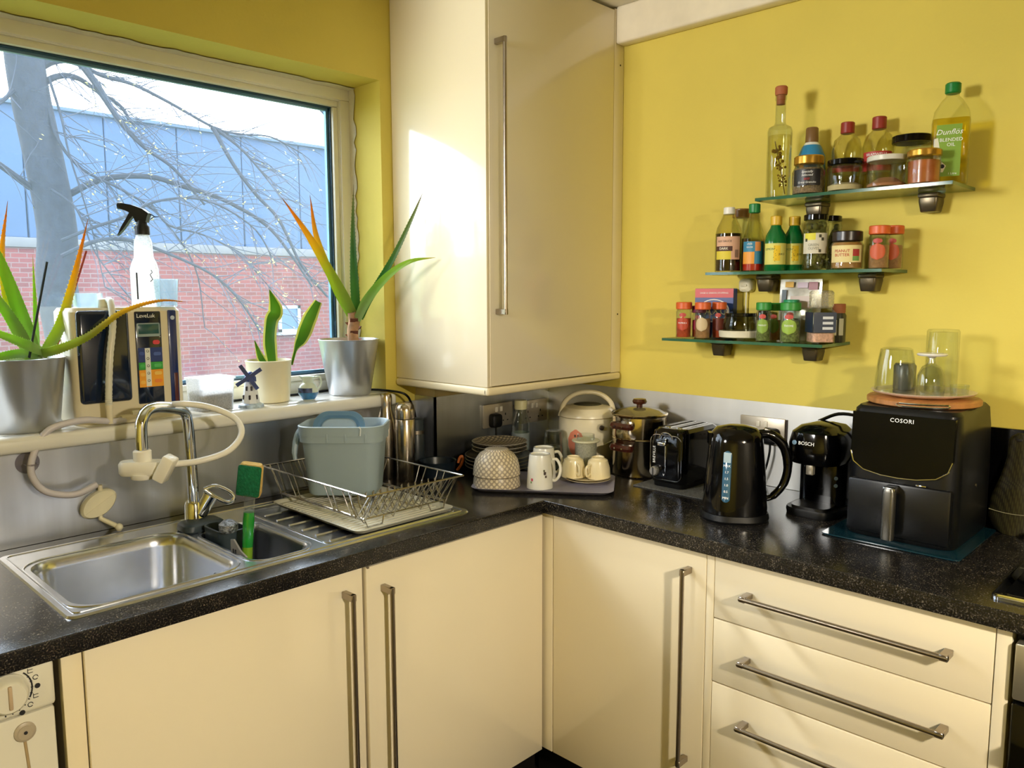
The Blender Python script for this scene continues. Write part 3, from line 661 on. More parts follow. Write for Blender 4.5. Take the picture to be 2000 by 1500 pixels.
leaf(aR, [Rr(-.775, .05, 1.425), Rr(-.845, .04, 1.53), Rr(-.94, .03, 1.665), Rr(-1.03, .03, 1.778)], .019, .013, ALOEY, taper=1.9)
leaf(aR, [Rr(-.775, .07, 1.43), Rr(-.83, .08, 1.54), Rr(-.885, .08, 1.67), Rr(-.905, .08, 1.80)], .016, .012, ALOEY, taper=2.0)
leaf(aR, [Rr(-.772, .04, 1.43), Rr(-.785, .03, 1.56), Rr(-.785, .03, 1.70), Rr(-.772, .04, 1.84)], .016, .010, ALOED, teeth=.0025, taper=1.3)
leaf(aR, [Rr(-.766, .03, 1.42), Rr(-.764, 0, 1.465), Rr(-.758, -.05, 1.52), Rr(-.741, -.12, 1.613), Rr(-.708, -.17, 1.728), Rr(-.69, -.2, 1.80)], .014, .010, ALOED, taper=1.8, teeth=.002)
leaf(aR, [Rr(-.778, .03, 1.415), Rr(-.775, -.03, 1.485), Rr(-.761, -.12, 1.556), Rr(-.740, -.2, 1.595), Rr(-.677, -.24, 1.606)], .016, .011, ALOE, taper=1.7)
leaf(aR, [Rr(-.765, .08, 1.42), Rr(-.745, .10, 1.47), Rr(-.735, .12, 1.55)], .012, .008, ALOE)

# snake plant in a cream pot
sp = thing('snake_plant', 'small snake plant with two yellow-edged leaves in a cream pot', 'plant', (-1.070, .070, SZ))
b = MB(); b.lathe([(.052, 0), (.058, .003), (.066, .118), (.068, .124), (.065, .126), (.062, .112), (.05, .02)], 40); b.build('pot', M('cream_ceramic', '#e9e0bd', rough=.3, coat=.3), sp)
b = MB(); b.lathe([(.001, .108), (.06, .106)], 24, cap0=False, cap1=False); b.build('soil', SOIL, sp)
SNK = M('snake_leaf', '#5f8f2e', rough=.35, var=.35, vscale=55, stretch=(.3, .3, 1)); SNE = ramp_mat('snake_edge', ((0, '#dfe08a'), (1, '#e6e676')), translucent=.5)
SNG = ramp_mat('snake_green', ((0, '#6d9d3a'), (.4, '#56902a'), (.7, '#7aa93a'), (1, '#67982c')), translucent=.55)
def strap(parent, pts, ws, twist=0):
    cp = catmull(pts, 6); n = len(cp); view = Vector((-.65, -.75, .05))
    def ring(i, a, off):
        t = (cp[min(i+1, n-1)]-cp[max(i-1, 0)]).normalized(); s = t.cross(view).normalized(); nn = s.cross(t).normalized(); u = i/(n-1)
        f = u*(len(ws)-1); j = min(int(f), len(ws)-2); w = ws[j]+(ws[j+1]-ws[j])*(f-j); an = twist*math.sin(u*5)
        s2 = s*math.cos(an)+nn*math.sin(an); return cp[i]+s2*a*w-nn*(off-.004*abs(a))
    for nm, mat, prof in (('leaf', SNG, ((-.72, .0013), (0, .0018), (.72, .0013), (.72, -.0013), (0, -.001), (-.72, -.0013))),):
        b = MB(); b.loft([[ring(i, a, o) for a, o in prof] for i in range(n)]); lo = b.build(nm, mat, parent, ang=80, fix=False)
        at = lo.data.attributes.new('tipness', 'FLOAT', 'POINT'); at.data.foreach_set('value', [(k//6)/(n-1) for k in range(len(lo.data.vertices))])
    for sg in (-1, 1):
        b = MB(); b.loft([[ring(i, sg*a, o) for a, o in ((.70, .0014), (1, .0006), (1, -.0006), (.70, -.0014))] for i in range(n)]); b.build('leaf_edge', SNE, lo, fix=False)
def S(x, y, z): return (x+1.070, y-.070, z-SZ)
strap(sp, [S(-1.062, .06, 1.285), S(-1.068, .06, 1.36), S(-1.060, .06, 1.42), S(-1.045, .06, 1.45), S(-1.063, .06, 1.512)], [.015, .022, .021, .022, .020, .001], .3)
strap(sp, [S(-1.005, .05, 1.285), S(-.99, .045, 1.335), S(-.972, .04, 1.365), S(-.945, .04, 1.42), S(-.912, .04, 1.474)], [.004, .005, .017, .023, .021, .012], .2)
strap(sp, [S(-1.085, .05, 1.285), S(-1.105, .05, 1.315), S(-1.122, .05, 1.365)], [.010, .012, .001])

# delft windmill and jug
DELW = M('delft_white', '#e6e9ee', rough=.2, coat=.3); DELB = M('delft_blue', '#1e3a7e', rough=.3, coat=.3, var=.3, vscale=40)
wmill = thing('windmill_ornament', 'small blue and white delft windmill ornament with cross sails', 'ornament', (-1.165, .005, SZ), -.6)
b = MB(); b.lathe([(.036, 0), (.034, .008), (.026, .012)], 24); b.build('base', M('delft_mottled', '#a9bcd8', rough=.3, var=.6, vscale=60), wmill)
b = MB(); b.lathe([(.025, .011), (.019, .05), (.0155, .072), (.018, .074)], 8); bd = b.build('mill_body', DELW, wmill)
b = MB(); b.lathe([(.017, .074), (.0165, .085), (.010, .097), (.003, .102)], 16); b.build('cap', DELB, wmill)
for a, z in ((-1.6, .03), (-.6, .03), (-2.6, .03), (-1.3, .055), (-2.1, .055)):
    s = MB(); s.box(-.003, .003, -.0235 if z < .04 else -.019, -.014, z-.007, z+.006, .001, 1, Matrix.Rotation(a+PI/2, 4, 'Z')); s.build('painted_window', M('delft_navy', '#2a2430', rough=.4), bd)
s = MB(); s.box(-.014, .014, -.016, -.010, .082, .088); 
s.bm.free(); s = MB(); s.cyl((0, -.010, .088), (0, -.030, .088), .003, n=8); hub = s.build('sail_hub', DELB, wmill)
for k in range(4):
    a = PI/4+k*PI/2+.2; m4 = Matrix.Translation((0, -.028, .088)) @ Matrix.Rotation(a, 4, 'Y')
    s = MB(); s.box(-.0055, .0055, -.0015, .0015, .002, .041, .0008, 1, m4); s.build('sail', DELB, wmill)
jg = thing('delft_jug', 'tiny blue and white delft jug between the cream pot and zinc pot', 'jug', (-.968, .022, SZ), -.75)
b = MB(); b.lathe([(.016, 0), (.019, .003), (.029, .018), (.031, .030), (.024, .045), (.016, .052), (.0165, .062), (.021, .071), (.0185, .0705), (.013, .058)], 32); jb = b.build('jug_body', M('delft_pale', '#cfdcd2', rough=.2, coat=.4), jg)
b = MB(); b.lathe([(.0195, .0025), (.0296, .0178), (.0309, .024)], 32, cap0=False, cap1=False); b.build('painted_band', M('delft_sea', '#2c6fa8', rough=.25, coat=.4, var=.5, vscale=50), jb)
b = MB(); b.patch(.0318, .024, .038, -2.6, -1.0); b.build('painted_ship', M('delft_ink', '#3a4a78', rough=.4, var=.9, vscale=90), jb)
b = MB(); b.tube([(.019, 0, .066), (.034, 0, .070), (.040, 0, .055), (.036, 0, .040), (.028, 0, .034)], .0028, 8, smooth=4); b.build('jug_handle', MATS['delft_pale'], jg)
b = MB(); b.loft([[(-.019, -.006, .07), (-.0285, 0, .0735), (-.019, .006, .07)], [(-.016, -.004, .060), (-.018, 0, .060), (-.016, .004, .060)]], False, False, False); b.build('spout', MATS['delft_pale'], jg, fix=False)

# plastic tub with dark contents
tb = thing('plastic_tub', 'clear plastic tub half full of dark grit beside the water ionizer', 'tub', (-1.264, .045, SZ), .1)
b = MB(); b.rloft([(.050, .038, .012, 0), (.054, .042, .012, .085), (.0575, .0455, .012, .086), (.0575, .0455, .012, .092), (.052, .040, .011, .091), (.048, .036, .011, .003)], cap1=True); b.build('tub_wall', glassy('milky_plastic', (.93, .95, .97), rough=.15, haze=.5), tb)
b = MB(); b.rloft([(.046, .034, .010, .004), (.0485, .0365, .010, .046), (.044, .032, .01, .052)]); b.build('dark_grit', M('grit', '#4a4c58', rough=.8, var=.8, vscale=160, bump=.9, bscale=220), tb)

# water ionizer
IONC = M('ionizer_cream', '#e6dcc0', rough=.35, var=.015); NAVY = M('navy_gloss', '#0d1c36', rough=.12, coat=.5)
ion = thing('water_ionizer', 'cream and navy countertop water ionizer with colour key panel', 'appliance', (-1.485, .0, SZ))
X0, X1, H = -.140, .131, .288
b = MB(); b.rloft([((X1-X0)/2-.004, .066, .02, 0, (X0+X1)/2, .066), ((X1-X0)/2, .070, .022, .01, (X0+X1)/2, .068), ((X1-X0)/2, .070, .022, H-.01, (X0+X1)/2, .068), ((X1-X0)/2-.006, .062, .02, H, (X0+X1)/2, .068)]); b.build('casing', IONC, ion)
b = MB(); b.box(X0+.012, -.006, -.010, .02, .052, H-.006, .010, 3); b.build('front_cover', NAVY, ion)
b = MB(); b.box(.008, .075, -.0045, .01, .040, H-.010, .004, 2); pan = b.build('control_panel', NAVY, ion)
b = MB(); b.box(.0915, .115, -.0045, .01, .020, H-.008, .004, 2); b.build('side_stripe', M('stripe_blue', '#1c2f6e', rough=.25, coat=.3), ion)
b = MB(); b.box(.101, .111, -.0058, 0, .035, .115, .001); b.build('indicator_slot', M('slot_brown', '#5a2a2c', rough=.3), ion)
b = MB(); b.lathe([(.0055, 0), (.0055, .001)], 16, (.104, -.0045, H-.028), axis=(0, -1, 0)); b.build('round_badge', M('badge_pale', '#c7d2ea', rough=.4), ion)
text_flat('LeveLuk', .0145, PRINT_W, ion, (.036, -.0052, H-.022), (1, 0, 0), (0, 0, 1), space=.95)
b = MB(); b.box(.012, .070, -.0062, -.004, .213, .248, .003); lcd = b.build('display_bezel', M('lcd_grey', '#9fb1b4', rough=.4), ion)
b = MB(); b.box(.0155, .0665, -.0068, -.006, .220, .245, .001); b.build('lcd_screen', M('lcd_green', '#2f5a5c', rough=.2, coat=.3), lcd)
b = MB(); b.rloft([(.009, .0055, .0054, 0, .0, .0), (.009, .0055, .0054, .0015)], M4=Matrix.Translation((.059, -.0045, .198)) @ Matrix.Rotation(PI/2, 4, 'X')); b.build('red_button', M('button_red', '#d8444f', rough=.4), ion)
for x0, x1, z0, z1, hx in ((.0125, .073, .1475, .185, '#20387c'), (.0125, .073, .128, .1475, '#2fa244'), (.0125, .073, .083, .128, '#f2a52a'), (.029, .042, .085, .184, '#e9ece8')):
    b = MB(); b.box(x0, x1, -.0055 if x1 > .06 else -.0062, -.0042, z0+.0004, z1-.0004); b.build('key_field', M('key'+hx[1:], hx, rough=.4), pan)
for x, z, hx in ((.060, .168, '#4a63b0'), (.060, .138, '#57c06a'), (.060, .118, '#f6c860'), (.060, .098, '#f08a3a'), (.021, .138, '#47b65a'), (.021, .116, '#f6bf50'), (.021, .096, '#f6bf50'), (.021, .17, '#3a53a2')):
    b = MB(); b.rloft([(.0095 if x > .05 else .006, .0045, .004, 0), (.0095 if x > .05 else .006, .0045, .004, .001)], M4=Matrix.Translation((x, -.0055, z)) @ Matrix.Rotation(PI/2, 4, 'X')); b.build('key_button', M('btn'+hx[1:], hx, rough=.4), pan)
for k in range(5):
    b = MB(); z = .176-k*.019; b.tube([(.0355+.003*math.cos(t), -.0066, z+.003*math.sin(t)) for t in [i*.7 for i in range(10)]], .0006, 4); b.build('key_symbol', PRINT_K, pan)
b = MB(); b.lathe([(.008, 0), (.008, .003), (.006, .004)], 20, (.030, -.002, .020), axis=(0, -1, 0)); b.build('silver_seal', STEEL, ion)
text_flat('CE MADE\nIN JAPAN', .0055, M('grey_print', '#a59c88', rough=.6), ion, (.057, -.0025, .022), (1, 0, 0), (0, 0, 1))
b = MB(); b.lathe([(.019, 0), (.020, .004), (.018, .020), (.012, .024)], 24, (-.042, .04, H)); b.build('hose_cap', IONC, ion)
b = MB()   # ribbed flexible hose hanging in front
hp = catmull([(-.040, .035, H+.018), (-.045, .0, H+.012), (-.055, -.035, H-.04), (-.070, -.045, H-.12), (-.078, -.047, .085), (-.080, -.048, .05)], 12)
b.tube(hp, [.0086 if i % 2 else .0077 for i in range(len(hp))], 12); b.build('flexible_hose', M('hose_white', '#dcdacb', rough=.35), ion)
b = MB(); b.tube([(-.080, -.048, .052), (-.080, -.05, .006)], [.0085, .007], 14); b.build('hose_end', IONC, ion)
b = MB(); b.tube([(-.02, -.03, .012), (-.065, -.045, .010), (-.10, -.05, .016), (-.145, -.05, .022), (-.215, -.05, .008), (-.251, -.05, -.047), (-.256, -.05, -.094), (-.23, -.05, -.136), (-.17, -.05, -.154), (-.118, -.045, -.140)], .0080, 10, smooth=8); b.build('drain_hose', M('hose_grey', '#d3ced6', rough=.35), ion)
b = MB(); b.tube([(-.05, -.035, .012), (.02, -.03, .012)], .011, 12).tube([(.02, -.03, .012), (.05, -.025, .012)], .007, 10); b.build('hose_joint', IONC, ion)

# secondary outlet hanging on the splashback and its suction cup
ou = thing('outlet_fitting', 'cream plastic water outlet with swivel spout on the steel splashback', 'outlet', (-1.594, -.007, .984))
m4 = Matrix.Translation((0, -.012, 0)) @ Matrix.Rotation(PI/2, 4, 'X') @ Matrix.Rotation(.55, 4, 'Z')
b = MB(); prof = [(.046*math.cos(t)*(1 if abs(math.cos(t)) < .8 else 1), .030*math.sin(t)) for t in [2*PI*i/28 for i in range(28)]]
prof = [(math.copysign(abs(x)**1.1*.046**-.1, x), y) for x, y in prof]
b.loft([[m4 @ Vector((x*k, y*k, z)) for x, y in prof] for k, z in ((.95, -.012), (1, -.004), (1, .006), (.9, .011))]); ob = b.build('outlet_body', M('outlet_cream', '#ebe5c8', rough=.4), ou)
b = MB(); b.box(-.043, .043, -.0008, .0008, .010, .0125, 0, 1, m4); b.build('body_rib', MATS['outlet_cream'], ob)
b = MB(); b.tube([(.006, -.014, .02), (.006, -.014, .046)], .0055, 10); b.build('inlet_stub', IONC, ou)
b = MB(); b.tube([(.002, -.014, -.024), (.002, -.018, -.038), (.016, -.03, -.048), (.030, -.045, -.058)], .0062, 10).sphere((.033, -.048, -.060), .0095); b.build('swivel_spout', MATS['outlet_cream'], ou)
b = MB(); b.tube([(.033, -.048, -.062), (.033, -.048, -.0685)], .0055, 10); b.build('spout_tip', IONC, ou)
su = thing('suction_cup', 'clear suction cup holding the grey hose under the sill', 'suction cup', (-1.738, -.007, 1.108))
b = MB(); b.lathe([(.026, 0), (.024, .003), (.010, .010), (.007, .018)], 28, axis=(0, -1, 0)); b.build('cup', glassy('cup_plastic', (.8, .77, .8), rough=.1, haze=.12), su)
b = MB(); b.tube([(-.010, -.018, .0), (-.012, -.034, .001), (-.006, -.053, .002), (.006, -.053, .002), (.012, -.034, .001), (.010, -.018, 0)], .0022, 7, smooth=4); b.build('hose_clip', MATS['cup_plastic'], su)

# spray bottle and measuring cup on top of the ionizer, cup at the back
spb = thing('spray_bottle', 'clear spray bottle with black trigger head on the water ionizer', 'spray bottle', (-1.424, .050, SZ+H), 0)
b = MB(); b.lathe([(.033, 0), (.035, .004), (.035, .098), (.031, .112), (.024, .128), (.0215, .170), (.017, .180), (.015, .190)], 32); b.build('bottle', glassy('frosted_plastic', (.97, .98, .99), rough=.12, haze=.5), spb)
TRG = M('trigger_black', '#0d0f16', rough=.4)
b = MB(); b.lathe([(.0185, .186), (.0185, .206), (.014, .212), (.012, .222)], 24); b.build('collar', TRG, spb)
hd = MB(); rt = Vector((math.cos(math.radians(-44)), math.sin(math.radians(-44)), 0))
hm = Matrix(((rt.x, -rt.y, 0, 0), (rt.y, rt.x, 0, 0), (0, 0, 1, 0), (0, 0, 0, 1)))
prof = [(-.012, .218), (.014, .218), (.018, .232), (.022, .240), (.006, .252), (-.022, .262), (-.047, .266), (-.050, .252), (-.034, .246), (-.020, .238)]
hd.loft([[hm @ Vector((x, y, z)) for x, z in prof] for y in (-.011, -.008, .008, .011)]); hh = hd.build('spray_head', TRG, spb)
t2 = MB(); prof = [(-.026, .246), (-.014, .240), (-.030, .222), (-.046, .200), (-.062, .184), (-.050, .208), (-.038, .226)]
t2.loft([[hm @ Vector((x, y, z)) for x, z in prof] for y in (-.007, .007)]); t2.build('trigger', TRG, hh)
t2 = MB(); t2.lathe([(.009, 0), (.009, .012)], 14, hm @ Vector((-.046, 0, .259)), axis=hm @ Vector((-1, 0, .1))); t2.build('nozzle', TRG, hh)
t2 = MB(); t2.tube([hm @ Vector(p) for p in ((.016, 0, .243), (.034, 0, .232), (.044, 0, .232))], .0012, 5).tube([hm @ Vector(p) for p in ((.022, 0, .225), (.030, 0, .231), (.036, 0, .232))], .0012, 5); t2.build('head_wire', TRG, hh)
fa = facing(-1.424, .05)
s = MB(); s.patch(.0353, .02, .088, fa-.62, fa-.50, 3); s.build('print_strip', PRINT_K, spb)
s = MB(); s.tube([(.0356*math.cos(fa+.45+.1*math.sin(k*2.1)), .0356*math.sin(fa+.45+.1*math.sin(k*2.1)), .095-k*.006) for k in range(6)], .0011, 5); s.build('print_squiggle', PRINT_K, spb)
CUPM = glassy('cup_frosted', (.84, .93, .97), rough=.1, haze=.16, hcol=(.8, .92, 1))
mc = tag(MB().lathe([(.024, 0), (.0265, .002), (.031, .070), (.0325, .072), (.0302, .071), (.0245, .004)], 28).build('measuring_cup', CUPM, loc=(-1.385, .016, SZ+H)), 'small clear plastic measuring cup beside the spray bottle', 'cup')
tag(MB().rloft([(.030, .022, .004, 0), (.032, .024, .004, .036), (.030, .022, .004, .0355), (.028, .020, .004, .002)]).build('clear_box', CUPM, loc=(-1.565, .06, SZ+H)), 'small clear plastic box at the left of the ionizer top', 'box')

# black cable lying along the back of the sill
b = MB(); b.tube([(-1.32, .135, SZ+.004), (-1.1, .14, SZ+.004), (-.93, .13, SZ+.004), (-.80, .148, SZ+.004), (-.71, .07, SZ+.004), (-.695, -.03, SZ+.006), (-.665, -.066, SZ-.005), (-.628, -.05, SZ-.04), (-.60, -.035, SZ-.09), (-.59, -.03, SZ-.18), (-.588, -.03, .916)], .0038, 8, smooth=6)
tag(b.build('power_cable', BLACKM), 'black power cable running behind the sill pots down to the worktop', 'cable')

# ------------------------------------------------------------------ sink area
W = .91
tp_ = thing('kitchen_tap', 'chrome swan neck mixer tap with a cream filter diverter', 'tap', (-1.407, -.140, W+.0045))
b = MB(); b.lathe([(.027, 0), (.027, .006), (.024, .010), (.023, .055), (.020, .062)], 28); b.build('tap_body', CHROME, tp_)
b = MB(); sp_ = [(0, 0, .05), (-.002, 0, .15), (-.006, -.002, .255), (-.014, -.006, .290), (-.040, -.022, .305), (-.095, -.05, .318), (-.128, -.068, .315), (-.146, -.078, .295), (-.150, -.080, .265), (-.150, -.080, .215)]
b.tube(sp_, .0135, 16, smooth=6); b.build('swan_neck', CHROME, tp_)
b = MB(); b.tube([(.010, -.012, .03), (.034, -.022, .075)], [.017, .020], 18); lv_ = b.build('lever_barrel', CHROME, tp_)
b = MB(); lo = [Vector((.02, -.018, .092)), Vector((.045, -.030, .098)), Vector((.074, -.045, .080)), Vector((.082, -.050, .062)), Vector((.066, -.045, .054)), Vector((.038, -.028, .074)), Vector((.02, -.018, .092))]
b.tube(lo, .0058, 10, smooth=4); b.build('lever_loop', CHROME, lv_)
DIV = M('diverter_cream', '#f3efe2', rough=.35)
dv = Vector((-.150, -.080, .20)); q = Vector((-.62, .70, 0)).normalized()   # body lies across, roughly along the sill
rtd = Vector((.72, -.69, 0))
b = MB(); b.lathe([(.019, -.004), (.020, 0), (.020, .020), (.017, .023)], 24, dv+Vector((0, 0, .004))); dcol = b.build('diverter_collar', DIV, tp_)
m4 = Matrix(((rtd.x, -rtd.y, 0, dv.x), (rtd.y, rtd.x, 0, dv.y), (0, 0, 1, dv.z-.016), (0, 0, 0, 1)))
b = MB(); b.rloft([(.050, .020, .019, -.016), (.054, .024, .022, -.010), (.054, .024, .022, .010), (.050, .020, .019, .017)], M4=m4); b.build('diverter_body', DIV, tp_)
b = MB(); b.lathe([(.026, -.026), (.028, -.022), (.028, -.014)], 24, dv+Vector((0, 0, -.014))); b.build('aerator', DIV, tp_)
b = MB(); b.box(-.014, .014, -.028, .012, -.028, .034, .005, 2, m4 @ Matrix.Translation((.058, -.012, 0)) @ Matrix.Rotation(.5, 4, 'Y')); b.build('diverter_lever', DIV, tp_)
b = MB(); h0 = m4 @ Vector((.066, 0, .008)); b.tube([h0, h0+Vector((.055, -.03, .004)), h0+Vector((.12, -.04, .02)), h0+Vector((.165, -.02, .055)), h0+Vector((.165, .02, .09)), h0+Vector((.115, .06, .118)), h0+Vector((.05, .085, .128)), (-.02, .10, .289), (-.10, .106, .287)], .0076, 10, smooth=8); b.build('filter_hose', M('hose_cream', '#f2efe6', rough=.3), tp_)

SLATE = M('slate_plastic', '#2f3c46', rough=.45)
cd = thing('sink_caddy', 'dark slate plastic sink caddy straddling the bowl divider behind the tap', 'caddy', (-1.402, -.235, W+.005), 0)
b = MB(); b.rloft([(.050, .036, .02, .0), (.052, .038, .02, .004), (.050, .036, .02, .016), (.044, .030, .016, .020)], M4=Matrix.Translation((-.008, .055, 0))); b.build('caddy_tray', SLATE, cd)
b = MB(); b.rloft([(.030, .048, .02, -.085), (.034, .052, .022, -.02), (.036, .054, .022, .020), (.032, .050, .02, .021), (.029, .046, .018, -.07)], M4=Matrix.Translation((.010, -.04, 0))); b.build('caddy_pocket', SLATE, cd)
tag(MB().lathe([(.018, 0), (.022, .006), (.022, .020), (.012, .028), (.006, .03)], 20).build('scourer', M('wire_wool', '#8f9296', rough=.35, metal=.8, var=.7, vscale=90, bump=1, bscale=200), loc=(-1.41, -.33, W+.0265)), 'shiny wire scourer ball on the slate sink caddy', 'scourer')
stn = thing('sink_strainer', 'grey perforated plastic strainer clipped to the divider of the sink', 'strainer', (-1.437, -.43, W+.0065), .12)
b = MB(); prof = [(-.028, -.03), (.03, -.03), (.03, .024), (.018, .026), (-.006, .004), (-.028, -.006)]
b.loft([[(y*.1+.004*k, x, z) for x, z in prof] for k, y in ((0, 0), (1, .0))]); b.build('strainer_plate', M('strainer_grey', '#8f8f90', rough=.5), stn)
for k in range(5):
    s = MB(); s.box(-.0014, .0062, -.018+k*.009, -.015+k*.009, -.022, -.008 + (.012 if k > 2 else 0), 0); s.build('strainer_slot', PRINT_K, stn)
br = thing('dish_wand', 'soap filled dish wand with green sponge head standing in the half bowl', 'dish wand', (-1.392, -.375, W-.06))
ax = Vector((.10, .02, 1)).normalized()
b = MB(); b.tube([ax*.0, ax*.055], [.013, .012], 14); b.build('wand_cap', M('lime_plastic', '#7fae2a', rough=.3), br)
b = MB(); b.tube([ax*.055, ax*.12, ax*.137], [.0125, .0135, .0125], 14); b.build('green_soap', M('green_soap', '#1fae3c', rough=.1, coat=.5, trans=.3), br)
b = MB(); b.tube([ax*.137, ax*.165, ax*.18], [.0125, .012, .016], 14); b.build('wand_neck', PLASTIC_CLEAR, br)
tiltm = Matrix.Translation(ax*.215) @ Matrix.Rotation(-.72, 4, 'Z') @ Matrix.Rotation(.16, 4, 'Y') @ Matrix.Rotation(.12, 4, 'X')
b = MB(); b.rloft([(.026, .0105, .008, -.040), (.029, .012, .009, -.03), (.027, .012, .009, .034), (.023, .0105, .008, .040)], M4=tiltm); b.build('sponge', M('sponge_yellow', '#d6b46a', rough=.95, bump=1, bscale=150), br)
b = MB(); b.box(-.027, .027, -.0195, -.0115, -.037, .039, .005, 2, tiltm); b.build('scouring_pad', M('scour_green', '#0d6a44', rough=.95, var=.2, vscale=120, bump=1, bscale=180), br)

# ------------------------------------------------------------------ drainer: drip tray, wire rack, caddy bin
dt = thing('drip_tray', 'translucent ribbed white drip tray under the dish rack', 'tray', (-1.02, -.318, W+.0055))
DTM = M('drip_plastic', '#dfdcca', rough=.3, var=.04, trans=.15)
b = MB(); b.rloft([(.150, .200, .022, 0), (.158, .208, .025, .008), (.160, .210, .026, .010), (.156, .206, .024, .0095), (.149, .199, .021, .0022)]); b.build('tray_dish', DTM, dt)
for k in range(22):
    s = MB(); y = -.182+k*.0172; s.tube([(-.138, y, .0024), (.138, y, .0024)], .0022, 5); s.build('tray_rib', DTM, dt)

rk = thing('dish_rack', 'chrome wire dish rack standing on the drip tray', 'dish rack', (-1.0, -.29, W+.0085))
WIRE = M('rack_wire', '#b3aea6', rough=.18, metal=1, var=.03)
TX0, TX1, TY0, TY1, TZ = -.158, .158, -.245, .255, .092
def wire(pts, nm='wire', r=.0016, sm=0, par=rk): b = MB(); b.tube(pts, r, 6, smooth=sm); return b.build(nm, WIRE, par)
wire([(TX0, TY0, TZ), (TX1, TY0, TZ), (TX1, TY1, TZ), (TX0, TY1, TZ), (TX0, TY0, TZ)], 'top_rail', .0026)
BX0, BX1, BY0, BY1 = -.135, .130, -.20, .20
wire([(BX0, BY0, .022), (BX1, BY0, .022), (BX1, BY1, .022), (BX0, BY1, .022), (BX0, BY0, .022)], 'base_rail', .0022)
for x in (BX0, -.045, .045, BX1):
    wire([(x, TY0, TZ), (x, BY0+.0, .012), (x, BY0+.01, .018), (x, BY1, .018), (x, TY1, TZ)], 'base_wire', .0018)
for x in (BX0+.03, BX1-.03):
    for y, s_ in ((BY0, -1), (BY1, 1)): wire([(x-.03, y, .022), (x-.022, y+.004*s_, .0018), (x+.022, y+.004*s_, .0018), (x+.03, y, .022)], 'foot', .0021)
n = 13
for k in range(n):    # looped plate dividers along the front
    x = TX0+.02+k*(TX1-TX0-.04)/(n-1); y0 = TY0
    wire([(x, y0, TZ), (x-.004, BY0, .024), (x+.006, BY0+.03, .024), (x+.006, BY0+.055, .058), (x+.001, BY0+.05, .075), (x-.008, BY0+.042, .075), (x-.010, BY0+.038, .058), (x-.012, BY0+.012, .024), (x-.012, y0, TZ)], 'plate_loop', .0014)
for k in range(8):
    x = TX0+.02+k*.04; wire([(x, TY1, TZ), (x+.006, BY1, .024), (x+.02, BY1, .024), (x+.026, TY1, TZ)], 'back_loop', .0014)
for sx, bx in ((TX0, BX0), (TX1, BX1)):
    for y in (-.17, -.09, .09, .17): wire([(sx, y, TZ), (bx, y+.004, .022), (bx, y+.026, .022), (sx, y+.03, TZ)], 'side_loop', .0016)

bn = thing('caddy_bin', 'grey-blue plastic food caddy bin with its lid tucked inside, in the dish rack', 'bin', (-1.000, -.215, W+.0335), math.radians(-47))
BING = M('caddy_grey', '#9badb8', rough=.42, var=.02)
b = MB(); b.rloft([(.092, .062, .03, 0), (.097, .066, .034, .006), (.111, .078, .042, .166), (.118, .085, .047, .168), (.120, .087, .048, .194), (.117, .084, .046, .196), (.113, .080, .044, .19), (.094, .063, .032, .01)], n=8, M4=None); b.build('bin_body', BING, bn)
b = MB(); b.rloft([(.116, .083, .045, .150), (.1165, .0835, .045, .168)], n=8, cap0=False, cap1=False); b.build('rim_skirt', BING, bn)
for x in (-.03, .02, .075):
    b = MB(); b.box(x-.0025, x+.0025, -.086, -.080, .152, .176, .001); b.build('rim_tab', BING, bn)
LIDM = M('lid_blue_grey', '#5d7f98', rough=.4)
lm4 = Matrix.Translation((-.018, .002, .172)) @ Matrix.Rotation(math.radians(66), 4, 'X')
b = MB(); b.rloft([(.070, .052, .040, -.006), (.074, .056, .043, 0), (.072, .054, .042, .006), (.060, .042, .034, .006), (.054, .036, .03, .000)], n=8, M4=lm4); b.build('lid', LIDM, bn)
b = MB(); b.rloft([(.052, .035, .029, -.001), (.048, .031, .027, .003)], n=8, M4=lm4); b.build('lid_panel', BING, bn)
b = MB(); b.tube([(-.121, .0, .178), (-.131, -.012, .160), (-.136, -.028, .120), (-.134, -.032, .095)], [.009, .009, .008, .006], 8, smooth=4); b.build('carry_handle', BING, bn)
b = MB(); b.tube([(.06, -.086, .196), (.064, -.090, .19), (.062, -.090, .172)], .002, 6); b.build('rim_clip', MATS['rack_wire'] if False else M('clip_pale', '#cfd6d8', rough=.3), bn)
# ------------------------------------------------------------------ added pendant behind the camera, unseen warm fill for the lower doors
pl = thing('fill_pendant', 'added fill pendant with a cream drum shade hanging behind the camera', 'lamp', (-1.75, -3.0, RZ1-.001))
b = MB(); b.tube([(0, 0, 0), (0, 0, -.40)], .004, 8); b.build('cord', BLACKM, pl)
b = MB(); b.lathe([(.05, 0), (.05, -.02), (.02, -.03)], 20); b.build('ceiling_rose', WHITE, pl)
b = MB(); b.lathe([(.17, -.66), (.17, -.42), (.10, -.40)], 36, cap0=False, cap1=True); b.build('shade', M('shade_cloth', '#d8c8a4', rough=.9), pl)  # closed top, shaped to keep the added light off the upper wall
_l = bpy.data.lights.new('fill_bulb', 'POINT'); _l.energy = 112; _l.color = (1, .89, .70); _l.shadow_soft_size = .06
_o = bpy.data.objects.new('fill_bulb', _l); col.objects.link(_o); _o.location = (-1.75, -3.0, RZ1-.635)

